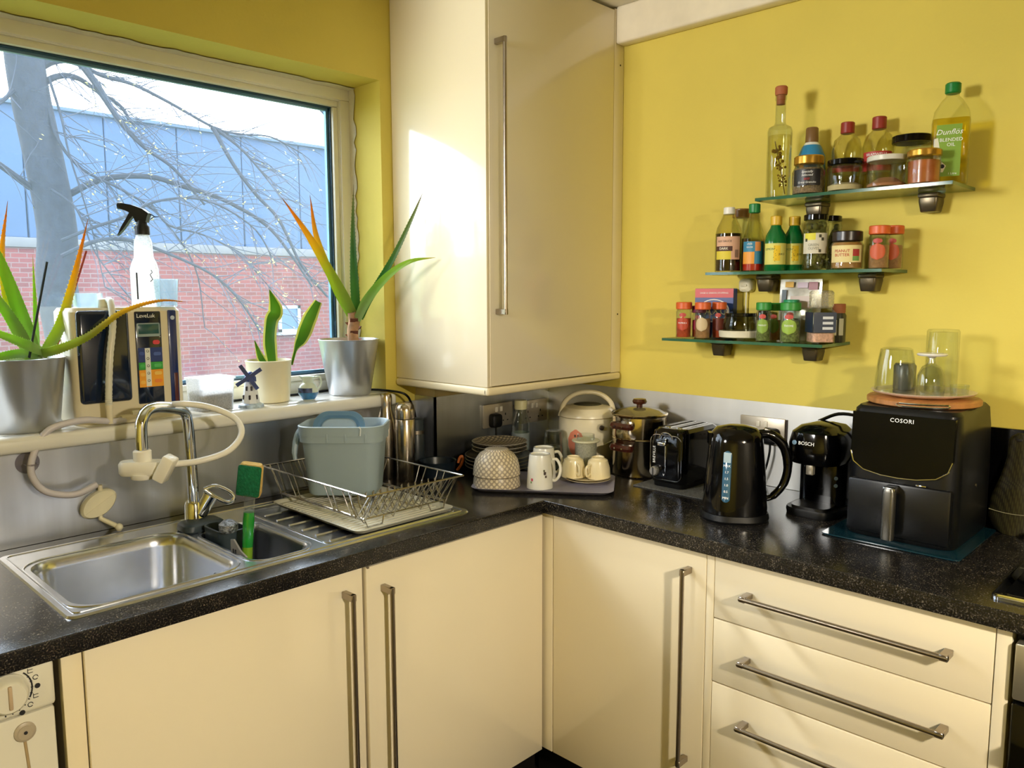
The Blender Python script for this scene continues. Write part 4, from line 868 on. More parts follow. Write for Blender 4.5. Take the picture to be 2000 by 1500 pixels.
wl = thing('fill_spotlight', 'added white fill spotlight on the left wall pointing at the shelves', 'lamp', (RX0, -.45, 1.90))  # added out of view as fill light for the right wall
b = MB(); b.lathe([(.05, 0), (.05, .015), (.02, .025)], 24, axis=(1, 0, 0)); b.build('wall_plate', WHITE, wl)
b = MB(); b.tube([(.02, 0, 0), (.07, 0, .01)], .008, 8); b.build('arm', WHITE, wl)
sax = Vector((3.2, -.72, .02)).normalized()
b = MB(); b.lathe([(.08, 0), (.18, .03), (.22, .10), (.215, .10), (.17, .035), (.005, .02)], 36, Vector((.07, 0, .01))-sax*.0, axis=sax); b.build('spot_can', WHITE, wl)
_l = bpy.data.lights.new('fill_spot', 'SPOT'); _l.energy = 125; _l.color = (1, .97, .91); _l.shadow_soft_size = .20; _l.spot_size = math.radians(54); _l.spot_blend = .5
_o = bpy.data.objects.new('fill_spot', _l); col.objects.link(_o); _o.location = Vector((RX0+.07, -.45, 1.91))+sax*.22; _o.rotation_euler = sax.to_track_quat('-Z', 'Y').to_euler()

# ------------------------------------------------------------------ flasks beside the drainer
FLK = M('flask_steel', '#c2b7a8', rough=.22, metal=1, var=.04, vscale=30, stretch=(1, 1, .05))
cb = thing('steel_bottle', 'waisted brushed steel drinks bottle behind the flask', 'bottle', (-.739, -.060, W))
b = MB(); b.lathe([(.031, 0), (.033, .004), (.033, .15), (.030, .18), (.021, .215), (.018, .232), (.018, .238)], 32); b.build('bottle_body', FLK, cb)
b = MB(); b.lathe([(.0195, .238), (.0195, .262), (.017, .270), (.010, .273)], 28); b.build('screw_cap', FLK, cb)
fk = thing('vacuum_flask', 'straight brushed steel vacuum flask with domed cup lid', 'flask', (-.722, -.135, W))
b = MB(); b.lathe([(.029, 0), (.031, .003), (.031, .196), (.030, .198)], 32); b.build('flask_body', FLK, fk)
b = MB(); b.lathe([(.0302, .1975), (.0302, .2005)], 32); b.build('seam_ring', BLACKM, fk)
b = MB(); b.lathe([(.031, .200), (.031, .225), (.028, .240), (.020, .248), (.002, .251)], 32); b.build('cup_lid', FLK, fk)
df = thing('dark_flask', 'dark slate travel flask beside the steel flask', 'flask', (-.625, -.068, W))
b = MB(); b.lathe([(.027, 0), (.028, .003), (.028, .125), (.026, .13)], 28); b.build('flask_body', M('dark_slate', '#2b3238', rough=.35), df)
b = MB(); b.lathe([(.0265, .13), (.0265, .142)], 28); b.build('steel_band', BRUSHED, df)
b = MB(); b.lathe([(.026, .142), (.026, .178), (.022, .181)], 28); b.build('flask_lid', M('lid_slate', '#333c42', rough=.4), df)
bp_ = thing('dark_bowl', 'dark blue-black bowl with an orange strap behind the dish rack', 'bowl', (-.618, -.168, W))
b = MB(); b.lathe([(.045, 0), (.052, .004), (.058, .050), (.060, .054), (.056, .052), (.048, .008)], 32); b.build('bowl', M('ink_plastic', '#18222c', rough=.3), bp_)
b = MB(); b.tube([(.045, -.042, .02), (.053, -.050, .035), (.058, -.056, .056), (.055, -.054, .066), (.050, -.049, .060), (.047, -.045, .044)], .0045, 8, smooth=4); b.build('orange_strap', M('tan_leather', '#b5622e', rough=.6), bp_)

# ------------------------------------------------------------------ wall sockets
SOCK = M('socket_metal', '#b9b0a0', rough=.38, metal=.7)
def socket(name, loc, rz, label, grp='double wall sockets'):
    t = thing(name, label, 'socket', loc, rz, grp)          # local: plate in xz plane, facing -y
    b = MB(); b.box(-.073, .073, -.009, 0, -.042, .042, .003, 2); b.build('face_plate', SOCK, t)
    for sx in (-.034, .034):
        for dx, dz, w, h in ((0, .012, .004, .008), (-.011, -.010, .0065, .004), (.011, -.010, .0065, .004)):
            s = MB(); s.box(sx+dx-w/2, sx+dx+w/2, -.0096, -.008, dz-h/2-.012, dz+h/2-.012); s.build('pin_hole', PRINT_K, t)
        s = MB(); s.box(sx*.35-.006, sx*.35+.006, -.0125, -.008, .012, .030, .002); s.build('switch', M('switch_pale', '#d8d2c2', rough=.3), t)
    return t
def plug(loc, rz, label, cable):
    t = thing('power_plug', label, 'plug', loc, rz, 'black mains plugs')
    b = MB(); b.rloft([(.023, .024, .012, 0), (.024, .025, .013, .004), (.022, .023, .012, .022), (.016, .017, .01, .027)], M4=Matrix.Rotation(PI/2, 4, 'X')); b.build('plug_body', BLACKM, t)
    b = MB(); b.tube([(0, -.012, -.02)]+cable, .0035, 8, smooth=5); b.build('plug_cable', BLACKM, t)
socket('wall_socket', (-.285, -.1042, 1.068), 0, 'double socket with a black plug left of the glass bottle')
socket('wall_socket', (-.098, -.1042, 1.062), 0, 'double socket behind the glass bottle, nearer the room corner')
socket('wall_socket', (-.0052, -.9775, 1.080), -PI/2, 'double socket on the right splashback behind the kettle handle')
plug((-.312, -.1145, 1.052), 0, 'black plug in the socket under the wall cabinet', [(0, -.014, -.06), (.01, -.02, -.10), (.04, -.025, -.136)])
plug((-.0155, -1.012, 1.068), -PI/2, 'black plug in the right-hand splashback socket', [(0, -.014, -.05), (-.01, -.016, -.10), (-.03, -.02, -.152)])
tag(MB().box(-.0095, -.0052, -1.0545, -1.0515, 1.04, 1.12).build('dark_edge_strip', M('dark_strip', '#3a2a22', rough=.5)), 'thin dark strip at the right edge of the right-hand socket', 'strip')  # thin dark strip along the socket's right edge

# ------------------------------------------------------------------ corner: glass bottle, plates, tray
gb = thing('glass_bottle', 'clear glass water bottle with a pale cream cap and grey sleeve', 'bottle', (-.215, -.155, W))
b = MB(); b.lathe([(.030, 0), (.0325, .003), (.0325, .125), (.029, .140), (.021, .160), (.020, .180), (.018, .180), (.019, .158), (.0305, .122), (.0305, .006)], 32); b.build('bottle_glass', GLASS, gb)
b = MB(); b.lathe([(.0332, .030), (.0336, .034), (.0336, .088), (.0332, .092)], 32, cap0=False, cap1=False); b.build('silicone_sleeve', M('sleeve_grey', '#8f9a98', rough=.5), gb)
b = MB(); b.lathe([(.0225, .176), (.023, .180), (.023, .205), (.021, .208)], 28); b.build('cap', M('cap_cream', '#e3dcae', rough=.4), gb)

PLT = M('plate_slate', '#3a3b40', rough=.3, coat=.2); PRM = M('plate_rim', '#a9a49a', rough=.3)
def pattern_mat(name, base, dots, scale):
    m = bpy.data.materials.new(name); m.use_nodes = True; nt = m.node_tree; p = nt.nodes['Principled BSDF']
    tc = nt.nodes.new('ShaderNodeTexCoord'); sp2 = nt.nodes.new('ShaderNodeSeparateXYZ'); nt.links.new(tc.outputs['Object'], sp2.inputs[0])
    at = nt.nodes.new('ShaderNodeMath'); at.operation = 'ARCTAN2'; nt.links.new(sp2.outputs[1], at.inputs[0]); nt.links.new(sp2.outputs[0], at.inputs[1])
    cb_ = nt.nodes.new('ShaderNodeCombineXYZ'); mu = nt.nodes.new('ShaderNodeMath'); mu.operation = 'MULTIPLY'; mu.inputs[1].default_value = .072; nt.links.new(at.outputs[0], mu.inputs[0])
    nt.links.new(mu.outputs[0], cb_.inputs[0]); nt.links.new(sp2.outputs[2], cb_.inputs[1])
    mp = nt.nodes.new('ShaderNodeMapping'); mp.inputs['Rotation'].default_value = (0, 0, PI/4); nt.links.new(cb_.outputs[0], mp.inputs[0])
    vo = nt.nodes.new('ShaderNodeTexVoronoi'); vo.inputs['Scale'].default_value = scale; vo.inputs['Randomness'].default_value = 0; nt.links.new(mp.outputs[0], vo.inputs['Vector'])
    rp = nt.nodes.new('ShaderNodeValToRGB'); rp.color_ramp.elements[0].position = .30; rp.color_ramp.elements[1].position = .42
    rp.color_ramp.elements[0].color = lin(dots)+(1,); rp.color_ramp.elements[1].color = lin(base)+(1,)
    nt.links.new(vo.outputs['Distance'], rp.inputs[0]); nt.links.new(rp.outputs[0], p.inputs['Base Color']); p.inputs['Roughness'].default_value = .35; return m
def flat_pattern(name, base, dots, scale):
    m = bpy.data.materials.new(name); m.use_nodes = True; nt = m.node_tree; p = nt.nodes['Principled BSDF']
    tc = nt.nodes.new('ShaderNodeTexCoord'); mp = nt.nodes.new('ShaderNodeMapping'); mp.inputs['Rotation'].default_value = (0, 0, .4); nt.links.new(tc.outputs['Object'], mp.inputs[0])
    vo = nt.nodes.new('ShaderNodeTexVoronoi'); vo.voronoi_dimensions = '2D'; vo.inputs['Scale'].default_value = scale; vo.inputs['Randomness'].default_value = 0; nt.links.new(mp.outputs[0], vo.inputs['Vector'])
    rp = nt.nodes.new('ShaderNodeValToRGB'); rp.color_ramp.elements[0].position = .28; rp.color_ramp.elements[1].position = .42
    rp.color_ramp.elements[0].color = lin(dots)+(1,); rp.color_ramp.elements[1].color = lin(base)+(1,)
    nt.links.new(vo.outputs['Distance'], rp.inputs[0]); nt.links.new(rp.outputs[0], p.inputs['Base Color']); p.inputs['Roughness'].default_value = .35; return m
BOWLM = pattern_mat('dotted_glaze', '#a39683', '#ded1b4', 85); PLTD = flat_pattern('dotted_plate', '#6f675a', '#c2b48e', 80)
ORD = ['lowest', 'second', 'third', 'topmost']
for k in range(4):
    r = .112; t = thing('dinner_plate', f'dark grey dinner plate with pale rim, {ORD[k]} of four in the corner', 'plate', (-.408, -.233, W+.0005+k*.0118), k*.3, 'stacked dinner plates')
    b = MB(); b.lathe([(.055, 0), (.062, .002), (.085, .006), (r-.001, .0165), (r-.004, .0175), (.083, .009), (.06, .0052), (.002, .0045)], 44); b.build('dish', PLT, t)
    b = MB(); b.lathe([(r-.002, .0158), (r, .0170), (r-.0015, .0184), (r-.004, .0180)], 44, cap0=False, cap1=False); b.build('rim', PRM, t)
for k in range(3):
    r = .094; t = thing('side_plate', f'dotted beige side plate, {("lowest", "middle", "topmost")[k]} of three on the dinner plates', 'plate', (-.398, -.230, W+.0005+3*.0118+.0150+k*.0128), k*.4, 'stacked side plates')
    b = MB(); b.lathe([(.047, 0), (.053, .002), (.072, .006), (r-.001, .0185), (r-.004, .0195), (.07, .0095), (.05, .0052), (.002, .0045)], 40); b.build('dish', PLTD, t)
    b = MB(); b.lathe([(r-.002, .0178), (r, .0190), (r-.0015, .0204), (r-.004, .0200)], 40, cap0=False, cap1=False); b.build('rim', PRM, t)

TRZ = math.radians(-54.5)
ty = thing('serving_tray', 'lavender grey rounded tray at the inner corner of the worktop', 'tray', (-.468, -.497, W+.0005), TRZ)
b = MB(); b.rloft([(.195, .108, .03, 0), (.210, .122, .035, .010), (.213, .125, .036, .012), (.207, .119, .034, .0115), (.193, .106, .03, .0025)], n=7); b.build('tray_base', M('tray_lavender', '#8d8a9c', rough=.4, var=.08, vscale=30), ty)
TZ1 = W+.004
# two bowls rim to rim
def rbowl(loc, flip, label):
    t = thing('cereal_bowl', label, 'bowl', loc, .2, 'dotted bowls on the tray'); s = -1 if flip else 1
    pr_ = [(.034, 0), (.036, .001), (.037, .005), (.052, .013), (.065, .032), (.0705, .055), (.0722, .078), (.0702, .0785), (.0685, .055), (.062, .034), (.050, .017), (.004, .009)]
    b = MB(); b.lathe([(r, s*z) for r, z in pr_], 44); b.build('bowl', BOWLM, t)
    b = MB(); b.lathe([(.0722, s*.0765), (.0730, s*.0782), (.0712, s*.0790)], 44, cap0=False, cap1=False); b.build('rim_line', M('bowl_rim', '#6a5c4a', rough=.4), t)
    b = MB(); b.lathe([(.034, -s*.0002), (.036, s*.004)], 32, cap0=False, cap1=False); b.build('foot_ring', M('bowl_foot', '#c8c0cc', rough=.4), t)
rbowl((-.584, -.403, TZ1+.0782), True, 'lower upturned dotted beige bowl of the nested pair on the tray')
rbowl((-.584, -.403, TZ1+.1145), True, 'upper upturned dotted beige bowl nested over its twin on the tray')
# upturned mugs
MUGW = M('mug_white', '#e6e4d8', rough=.25, coat=.3)
def umug(loc, ang, label, deco=True):
    t = thing('mug', label, 'mug', loc, ang, 'upturned white mugs on the tray')
    b = MB(); b.lathe([(.034, .0), (.040, .0005), (.0365, .06), (.0325, .098), (.031, .103), (.027, .104), (.026, .101), (.002, .1)], 36); b.build('mug_body', MUGW, t)
    b = MB(); b.tube([(.0365, 0, .085), (.052, 0, .084), (.063, 0, .062), (.060, 0, .035), (.047, 0, .020), (.0375, 0, .022)], .0048, 10, smooth=5); b.build('mug_handle', MUGW, t)
    b = MB(); b.lathe([(.0285, .1036), (.031, .1042)], 32, cap0=False, cap1=False); b.build('foot_shadow_ring', M('foot_grey', '#b4b8c0', rough=.5), t)
    if deco:
        fa = facing(loc[0], loc[1])-ang
        for da, z, hx, s in ((-.65, .03, '#c2566a', .007), (-.72, .022, '#7a9a5c', .005), (.42, .05, '#4a3a34', .008), (.50, .040, '#5a4a3c', .006), (.36, .058, '#55502f', .005)):
            p = MB(); R = .0402-(.0402-.036)*(z/.06); p.patch(R+.0006, z-s*.6, z+s*.6, fa+da-s/R/2, fa+da+s/R/2, 4); p.build('flower_print', M('fl'+hx[1:], hx, rough=.5), t)
umug((-.508, -.512, TZ1-.0008), math.radians(-40), 'white floral mug turned upside down at the front of the tray')
umug((-.424, -.452, TZ1-.0008), math.radians(-25), 'white mug turned upside down behind the floral mug', False)
# tumblers and shaker
def tumbler(loc, r, h, label, mat=GLASS, nm='tumbler'):
    t = thing(nm, label, 'glass', loc, 0, 'glasses in the corner')
    b = MB(); b.lathe([(r, 0), (r*.97, h*.5), (r*.88, h-.006), (r*.84, h), (r*.4, h), (r*.8, h-.012), (r*.90, h*.5), (r*.93, .001)], 28, cap0=False, cap1=True); b.build('glass_wall', mat, t)
    b = MB(); b.lathe([(r*.8, h-.011), (r*.84, h-.002)], 28); b.build('thick_base', glassy('thick_glass', (.72, .75, .72), ior=1.6), t); return t
tumbler((-.262, -.352, W+.0005), .034, .128, 'upturned clear tumbler behind the white mugs')
tumbler((-.330, -.405, W+.0005), .036, .090, 'short upturned clear tumbler in front of the taller one')
sk2 = thing('lidded_beaker', 'frosted pale beaker with a wide flat lid in front of the rice cooker', 'beaker', (-.272, -.500, W+.0005))
FROST = glassy('frost_green', (.86, .87, .78), rough=.2, haze=.55, hcol=(.86, .86, .74))
b = MB(); b.lathe([(.032, 0), (.034, .003), (.0355, .108), (.033, .108), (.031, .006)], 30); b.build('beaker_wall', FROST, sk2)
b = MB(); b.lathe([(.036, .108), (.044, .110), (.046, .113), (.044, .116), (.010, .117)], 32); b.build('beaker_lid', M('lid_cream', '#cfcdb0', rough=.35), sk2)
b = MB(); b.lathe([(.030, .1165), (.028, .134), (.026, .134), (.028, .1175)], 28); b.build('glass_knob_ring', GLASS, sk2)
# cups and saucers
CUPC = M('cup_cream', '#e7d9b0', rough=.22, coat=.4)
for k in range(2):
    t = tag(MB().lathe([(.030, 0), (.033, .002), (.05, .005), (.072, .013), (.0725, .0145), (.05, .0085), (.032, .0055), (.002, .005)], 44).build('saucer', CUPC, loc=(-.352, -.572, TZ1-.0008+k*.0066)), ('lower', 'upper')[k]+' cream saucer of the pair under two cups', 'saucer', 'cream saucers on the tray')
def tcup(loc, ang, tilt, label):
    t = thing('teacup', label, 'cup', loc, ang, 'cream cups on the saucers'); m4 = Matrix.Rotation(tilt, 4, 'Y')
    b = MB(); b.lathe([(.036, 0), (.0375, .0005), (.0365, .030), (.030, .054), (.0205, .060), (.020, .064), (.017, .064), (.016, .061), (.002, .060)], 36).xf(m4); b.build('cup_body', CUPC, t)
    b = MB(); b.tube([(.0365, 0, .018), (.050, 0, .012), (.054, 0, .026), (.050, 0, .042), (.0335, 0, .046)], .0036, 8, smooth=5).xf(m4); b.build('cup_handle', CUPC, t)
tcup((-.379, -.537, TZ1+.0155), facing(-.379, -.537)+.35, 0, 'upturned cream cup at the left on the saucers')
tcup((-.333, -.600, TZ1+.0155), facing(-.333, -.6)-.75, .06, 'upturned cream cup at the right on the saucers')

# ------------------------------------------------------------------ rice cooker, steamer pot
RC = M('cooker_cream', '#e5dabb', rough=.28, coat=.2)
rc = thing('rice_cooker', 'small cream rice cooker with a carrying handle and orange fruit print', 'rice cooker', (-.125, -.388, W+.0005))
b = MB(); b.lathe([(.074, 0), (.080, .004), (.094, .05), (.099, .10), (.099, .150), (.097, .166)], 44); b.build('cooker_body', RC, rc)
b = MB(); b.lathe([(.0975, .1665), (.0975, .1685)], 44); b.build('lid_seam', M('seam_tan', '#9c8a66', rough=.5), rc)
b = MB(); b.lathe([(.0975, .168), (.096, .180), (.082, .198), (.045, .207), (.002, .210)], 44); b.build('lid', RC, rc)
b = MB(); b.lathe([(.050, .2055), (.044, .2085), (.002, .2115)], 32, cap0=False); b.build('steam_vent', M('vent_dark', '#4a4a40', rough=.4), rc)
hv = Vector((.70, -.715, 0)); b = MB(); pts = [hv*(-.094)+Vector((0, 0, .165)), hv*(-.080)+Vector((0, 0, .212)), hv*(-.045)+Vector((0, 0, .240)), Vector((0, 0, .248)), hv*.045+Vector((0, 0, .240)), hv*.080+Vector((0, 0, .212)), hv*.094+Vector((0, 0, .165))]
b.tube(pts, .0085, 10, smooth=5); b.build('carry_handle', RC, rc)
fa = facing(-.125, -.388)
b = MB(); b.patch(.0965, .045, .125, fa-.52, fa-.10, 8, .0999)
for v in b.bm.verts: pass
b.bm.free(); b = MB(); b.loft([[(.1000*math.cos(fa-.40+dx), .1000*math.sin(fa-.40+dx), z) for dx in (-w, -w*.5, 0, w*.5, w)] for z, w in ((.040, .03), (.052, .20), (.076, .29), (.100, .29), (.120, .20), (.132, .03))], False, False, False); b.build('fruit_print', M('fruit_orange', '#d98264', rough=.4), rc)
for da, z in ((-.42, .106), (-.30, .070)):
    s = MB(); s.patch(.1005, z, z+.008, fa+da-.03, fa+da+.03, 3); s.build('fruit_mark', M('leaf_dark', '#3d3a2c', rough=.5), rc)
b = MB(); b.lathe([(.0085, 0), (.0085, .004), (.006, .006)], 20, (.098*math.cos(fa+.50), .098*math.sin(fa+.50), .138), axis=(math.cos(fa+.50), math.sin(fa+.50), 0)); b.build('round_button', M('button_dark', '#3a2f26', rough=.4), rc)
b = MB(); b.tube([(.0998*math.cos(fa+a), .0998*math.sin(fa+a), .075+.02*max(0, a-.3)) for a in [.1+.08*k for k in range(12)]], .0012, 6); b.build('trim_line', M('trim_pale', '#f0e9cf', rough=.3), rc)
pt_ = thing('steamer_pot', 'two-tier steel steamer pot with glass lid and brown side handles', 'pot', (-.135, -.612, W+.0005))
POT = M('pot_steel', '#c9bda6', rough=.12, metal=1, var=.03); BRH = M('handle_brown', '#3f1a11', rough=.25, coat=.5)
b = MB(); b.lathe([(.082, 0), (.086, .004), (.087, .118), (.090, .122), (.088, .124)], 44); b.build('lower_pan', POT, pt_)
b = MB(); b.lathe([(.086, .124), (.088, .130), (.087, .192), (.091, .196), (.088, .197)], 44); b.build('steamer_tier', POT, pt_)
b = MB(); b.lathe([(.090, .197), (.092, .200), (.090, .202)], 44); b.build('lid_rim', POT, pt_)
b = MB(); b.lathe([(.089, .200), (.065, .212), (.03, .219), (.002, .220)], 44, cap0=False); b.build('glass_lid', glassy('amber_lid', (.62, .58, .40), ior=1.5), pt_)
b = MB(); b.lathe([(.010, .218), (.010, .228), (.021, .231), (.024, .238), (.020, .246), (.002, .248)], 24); b.build('lid_knob', BRH, pt_)
fa = facing(-.135, -.612)
for z in (.168, .098):
    for a in (fa-.62, fa-.62+PI):
        n_ = Vector((math.cos(a), math.sin(a), 0)); s_ = Vector((-n_.y, n_.x, 0)); m4 = Matrix(((s_.x, n_.x, 0, n_.x*.087), (s_.y, n_.y, 0, n_.y*.087), (0, 0, 1, z), (0, 0, 0, 1)))
        b = MB(); b.rloft([(.040, .014, .013, -.010, 0, .006), (.043, .018, .016, 0, 0, .008), (.040, .014, .013, .010, 0, .006)], M4=m4); h_ = b.build('side_handle', BRH, pt_)
        for dx in (-.014, .014):
            s = MB(); s.lathe([(.003, 0), (.003, .002)], 10, m4 @ Vector((dx, .026, 0)), axis=n_); s.build('rivet', CHROME, h_)

# ------------------------------------------------------------------ toaster, kettle, coffee machine
mt = tag(MB().box(-.29, -.02, -.945, -.700, W+.0003, W+.004, .001).build('toaster_mat', M('mat_grey', '#5b5b58', rough=.8, var=.5, vscale=260, bump=.8, bscale=300)), 'thin grey textured mat under the toaster', 'mat')
to = thing('toaster', 'glossy black two-slot toaster on a grey mat', 'toaster', (-.145, -.795, W+.0045))
b = MB(); b.rloft([(.108, .058, .02, .014), (.112, .062, .024, .022), (.113, .064, .026, .12), (.106, .060, .03, .168), (.096, .050, .03, .178)], n=7); b.build('toaster_body', BLACK, to)
b = MB(); b.rloft([(.104, .054, .02, 0), (.106, .056, .02, .014)]); b.build('toaster_base', BLACKM, to)
for y in (-.020, .020):
    b = MB(); b.rloft([(.078, .0105, .005, .1765), (.078, .0105, .005, .1795), (.074, .0075, .004, .1798), (.074, .0075, .004, .168)], M4=Matrix.Translation((0, y, 0)), cap0=False); s_ = b.build('slot_frame', CHROME, to)
    b = MB(); b.box(-.074, .074, y-.0075, y+.0075, .1785, .1793); b.build('slot_opening', M('void_black', '#030303', rough=.9), s_)
b = MB()   # chrome framed end panel with lever track
m4 = Matrix(((0, 0, -1, -.1135), (1, 0, 0, 0), (0, 1, 0, .092), (0, 0, 0, 1)))
prof = rrect(.054, .068, .022, 6); ring = [m4 @ Vector((x, y, .0)) for x, y in prof]; b.tube(ring+[ring[0]], .0014, 6, cap=False); b.build('end_trim', CHROME, to)
b = MB(); b.box(-.117, -.112, -.002, .002, .050, .150, .0006); lt = b.build('lever_track', CHROME, to)
b = MB(); b.box(-.140, -.114, -.013, .013, .132, .142, .002); b.build('lever', CHROME, lt)
b = MB(); b.lathe([(.0145, 0), (.0145, .010), (.012, .014)], 24, (-.113, .036, .048), axis=(-1, 0, 0)); kn = b.build('browning_dial', M('dial_silver', '#c9c6bf', rough=.25, metal=.8), to)
b = MB(); b.box(-.1285, -.1268, .0345, .0375, .036, .060, 0); b.build('dial_groove', PRINT_K, kn)
b = MB(); b.tube([(-.1145, .022*math.cos(t), .150+.018*math.sin(t)) for t in [k*PI/8 for k in range(9)]], .0022, 6); b.build('chrome_arch', CHROME, to)
text_flat('BREVILLE', .012, PRINT_W, to, (-.1142, .0405, .098), (0, 0, 1), (0, 1, 0), space=1.1)
text_flat('v', .014, PRINT_W, to, (-.1142, .006, .040), (0, -1, 0), (0, 0, 1))

ke = thing('electric_kettle', 'glossy black jug kettle with a blue water window', 'kettle', (-.385, -1.092, W+.0005), 0)
hdr = Vector((.60, -.80, 0)).normalized(); ka = math.atan2(hdr.y, hdr.x)
KM = Matrix.Rotation(ka, 4, 'Z')
b = MB(); b.rloft([(.084, .078, .07, 0), (.087, .081, .072, .006), (.084, .078, .07, .020)], n=9, M4=KM); b.build('power_base', BLACKM, ke)
b = MB(); b.rloft([(.082, .076, .07, .021), (.082, .076, .07, .035), (.076, .071, .066, .12), (.068, .064, .06, .205), (.064, .060, .056, .225), (.050, .048, .045, .240), (.02, .02, .018, .246)], n=9, M4=KM); b.build('jug', BLACK, ke)
b = MB(); b.loft([[KM @ Vector((-.060-k, y, z)) for y, z in ((-.020, .195), (.020, .195), (.014, .226), (-.014, .226))] for k in (0, .012)]); b.build('spout', BLACK, ke)
b = MB(); b.tube([KM @ Vector(p) for p in ((.050, 0, .222), (.085, 0, .222), (.118, 0, .195), (.132, 0, .145), (.124, 0, .095), (.098, 0, .060), (.074, 0, .050))], [.012, .013, .012, .011, .010, .008], 12, smooth=5); b.build('kettle_handle', BLACK, ke)
b = MB(); b.tube([KM @ Vector((.07, 0, .236)), KM @ Vector((.098, 0, .222))], .006, 8); b.build('lid_button', M('dark_chrome', '#7a7a7a', rough=.2, metal=1), ke)
fa = facing(-.385, -1.092)+.0-.28
b = MB(); cx = [Vector((math.cos(fa), math.sin(fa), 0))*r + Vector((0, 0, z)) for r, z in ((.0788, .06), (.0688, .185))]
sd = Vector((-math.sin(fa), math.cos(fa), 0)); up_ = (cx[1]-cx[0]).normalized(); nn = Vector((math.cos(fa), math.sin(fa), .1))
mW = Matrix(((sd.x, up_.x, nn.x, (cx[0].x+cx[1].x)/2), (sd.y, up_.y, nn.y, (cx[0].y+cx[1].y)/2), (sd.z, up_.z, nn.z, (cx[0].z+cx[1].z)/2), (0, 0, 0, 1)))
b = MB(); b.rloft([(.0105, .066, .0104, -.004), (.0105, .066, .0104, .0035), (.009, .0645, .009, .0045)], M4=mW); kw = b.build('water_window', M('window_blue', '#2f5872', rough=.12, coat=.5), ke)
b = MB(); b.box(-.0095, .0095, .036, .062, .0030, .0050, .0006, 1, mW); b.build('empty_window_top', M('window_pale', '#9fb3bd', rough=.15, coat=.4), kw)
for k, s in enumerate(('MAX', '1.7', '1.5', '1.0', '0.5', 'MIN')):
    o = text_flat(s, .0085, PRINT_W, kw, mW @ Vector((0, .028-k*.0165, .0048)), sd, up_)

cm = thing('coffee_machine', 'small black pod coffee machine between the kettle and air fryer', 'coffee machine', (-.165, -1.232, W+.0005))
b = MB(); b.rloft([(.10, .066, .04, 0), (.102, .068, .04, .012), (.10, .066, .04, .02)]); b.build('base', BLACKM, cm)
b = MB(); b.rloft([(.060, .062, .03, .018), (.060, .062, .03, .15), (.062, .064, .03, .20)], M4=Matrix.Translation((.035, 0, 0))); b.build('column', BLACK, cm)
b = MB(); b.rloft([(.088, .064, .05, .140), (.098, .068, .055, .155), (.099, .069, .055, .19), (.092, .062, .05, .222), (.070, .045, .04, .238), (.03, .02, .018, .244)], n=8, M4=Matrix.Translation((-.008, 0, 0))); hd_ = b.build('brew_head', BLACK, cm)
b = MB(); b.box(-.088, -.072, -.010, .010, .112, .142, .003); b.build('brew_spout', M('spout_grey', '#a8a296', rough=.3, metal=.6), hd_)
b = MB(); b.rloft([(.045, .05, .03, .02), (.045, .05, .03, .028)], M4=Matrix.Translation((-.055, 0, 0))); b.build('drip_grid', M('grid_dark', '#2a2a2a', rough=.3, metal=.6), cm)
text_flat('BOSCH', .013, PRINT_W, hd_, (-.1085, .002, .198), (0, -1, 0), (.12, 0, 1))
b = MB(); b.lathe([(.006, 0), (.006, .001)], 18, (-.1075, .034, .198), axis=(-1, 0, .1)); b.build('round_badge', M('badge_blue', '#8fb4dc', rough=.3), hd_)
for z in (.100, .080):
    b = MB(); b.lathe([(.005, 0), (.005, .002)], 14, (-.026, -.046, z), axis=(-.7, -.7, 0)); b.build('cup_button', M('button_grey', '#5c6a6a', rough=.4), cm)
b = MB(); b.tube([(.03, .03, .238), (.04, -.02, .262), (.05, -.075, .258), (.075, -.088, .235), (.10, -.09, .17), (.105, -.085, .06)], .0045, 8, smooth=5); b.build('head_cable', BLACK, cm)

# ------------------------------------------------------------------ air fryer with board, plate and glasses on top
gbd = tag(MB().rloft([(.158, .152, .012, 0), (.160, .154, .013, .002), (.160, .154, .013, .0045)]).build('glass_board', M('board_teal', '#12303a', rough=.06, coat=.5), loc=(-.215, -1.472, W+.0003)), 'dark teal glass board under the air fryer', 'board')
af = thing('air_fryer', 'large black square air fryer on a teal glass board', 'air fryer', (-.180, -1.478, W+.0052))
AFB = M('fryer_black', '#0a0b0d', rough=.33, spec=.35, var=.08, vscale=40, stretch=(1, .05, 1)); AFG = M('fryer_panel', '#050605', rough=.14, spec=.3)
b = MB(); b.rloft([(.146, .120, .035, 0), (.150, .124, .038, .008), (.150, .124, .038, .150), (.146, .122, .036, .26), (.140, .118, .034, .305), (.132, .110, .03, .314)], n=7); b.build('fryer_body', AFB, af)
fx = -.150
b = MB(); b.loft([[(fx-.006-o, y, z) for y, z in [(.112, .008), (-.112, .008), (-.118, .130), (.118, .130)]] for o in (-.01, 0)]); b.bm.free()
b = MB(); b.box(fx-.006, fx+.02, -.114, .114, .010, .140, .006, 2); dw = b.build('basket_drawer', AFB, af)
b = MB(); b.rloft([(.0105, .0135, .008, .012), (.0115, .0145, .009, .02), (.0115, .0145, .009, .125), (.009, .012, .008, .133)], M4=Matrix.Translation((fx-.034, .008, 0))); fh = b.build('fryer_handle', M('handle_graphite', '#5a5852', rough=.3, metal=.8), dw)
b = MB(); b.box(fx-.040, fx-.002, -.006, .022, .118, .136, .003); b.build('handle_neck', M('neck_steel', '#8d8d8a', rough=.2, metal=1), fh)
b = MB()
pp = [(.112, .300), (.112, .205), (.104, .180), (.080, .163), (.04, .155), (0, .153), (-.04, .155), (-.080, .163), (-.104, .180), (-.112, .205), (-.112, .300)]
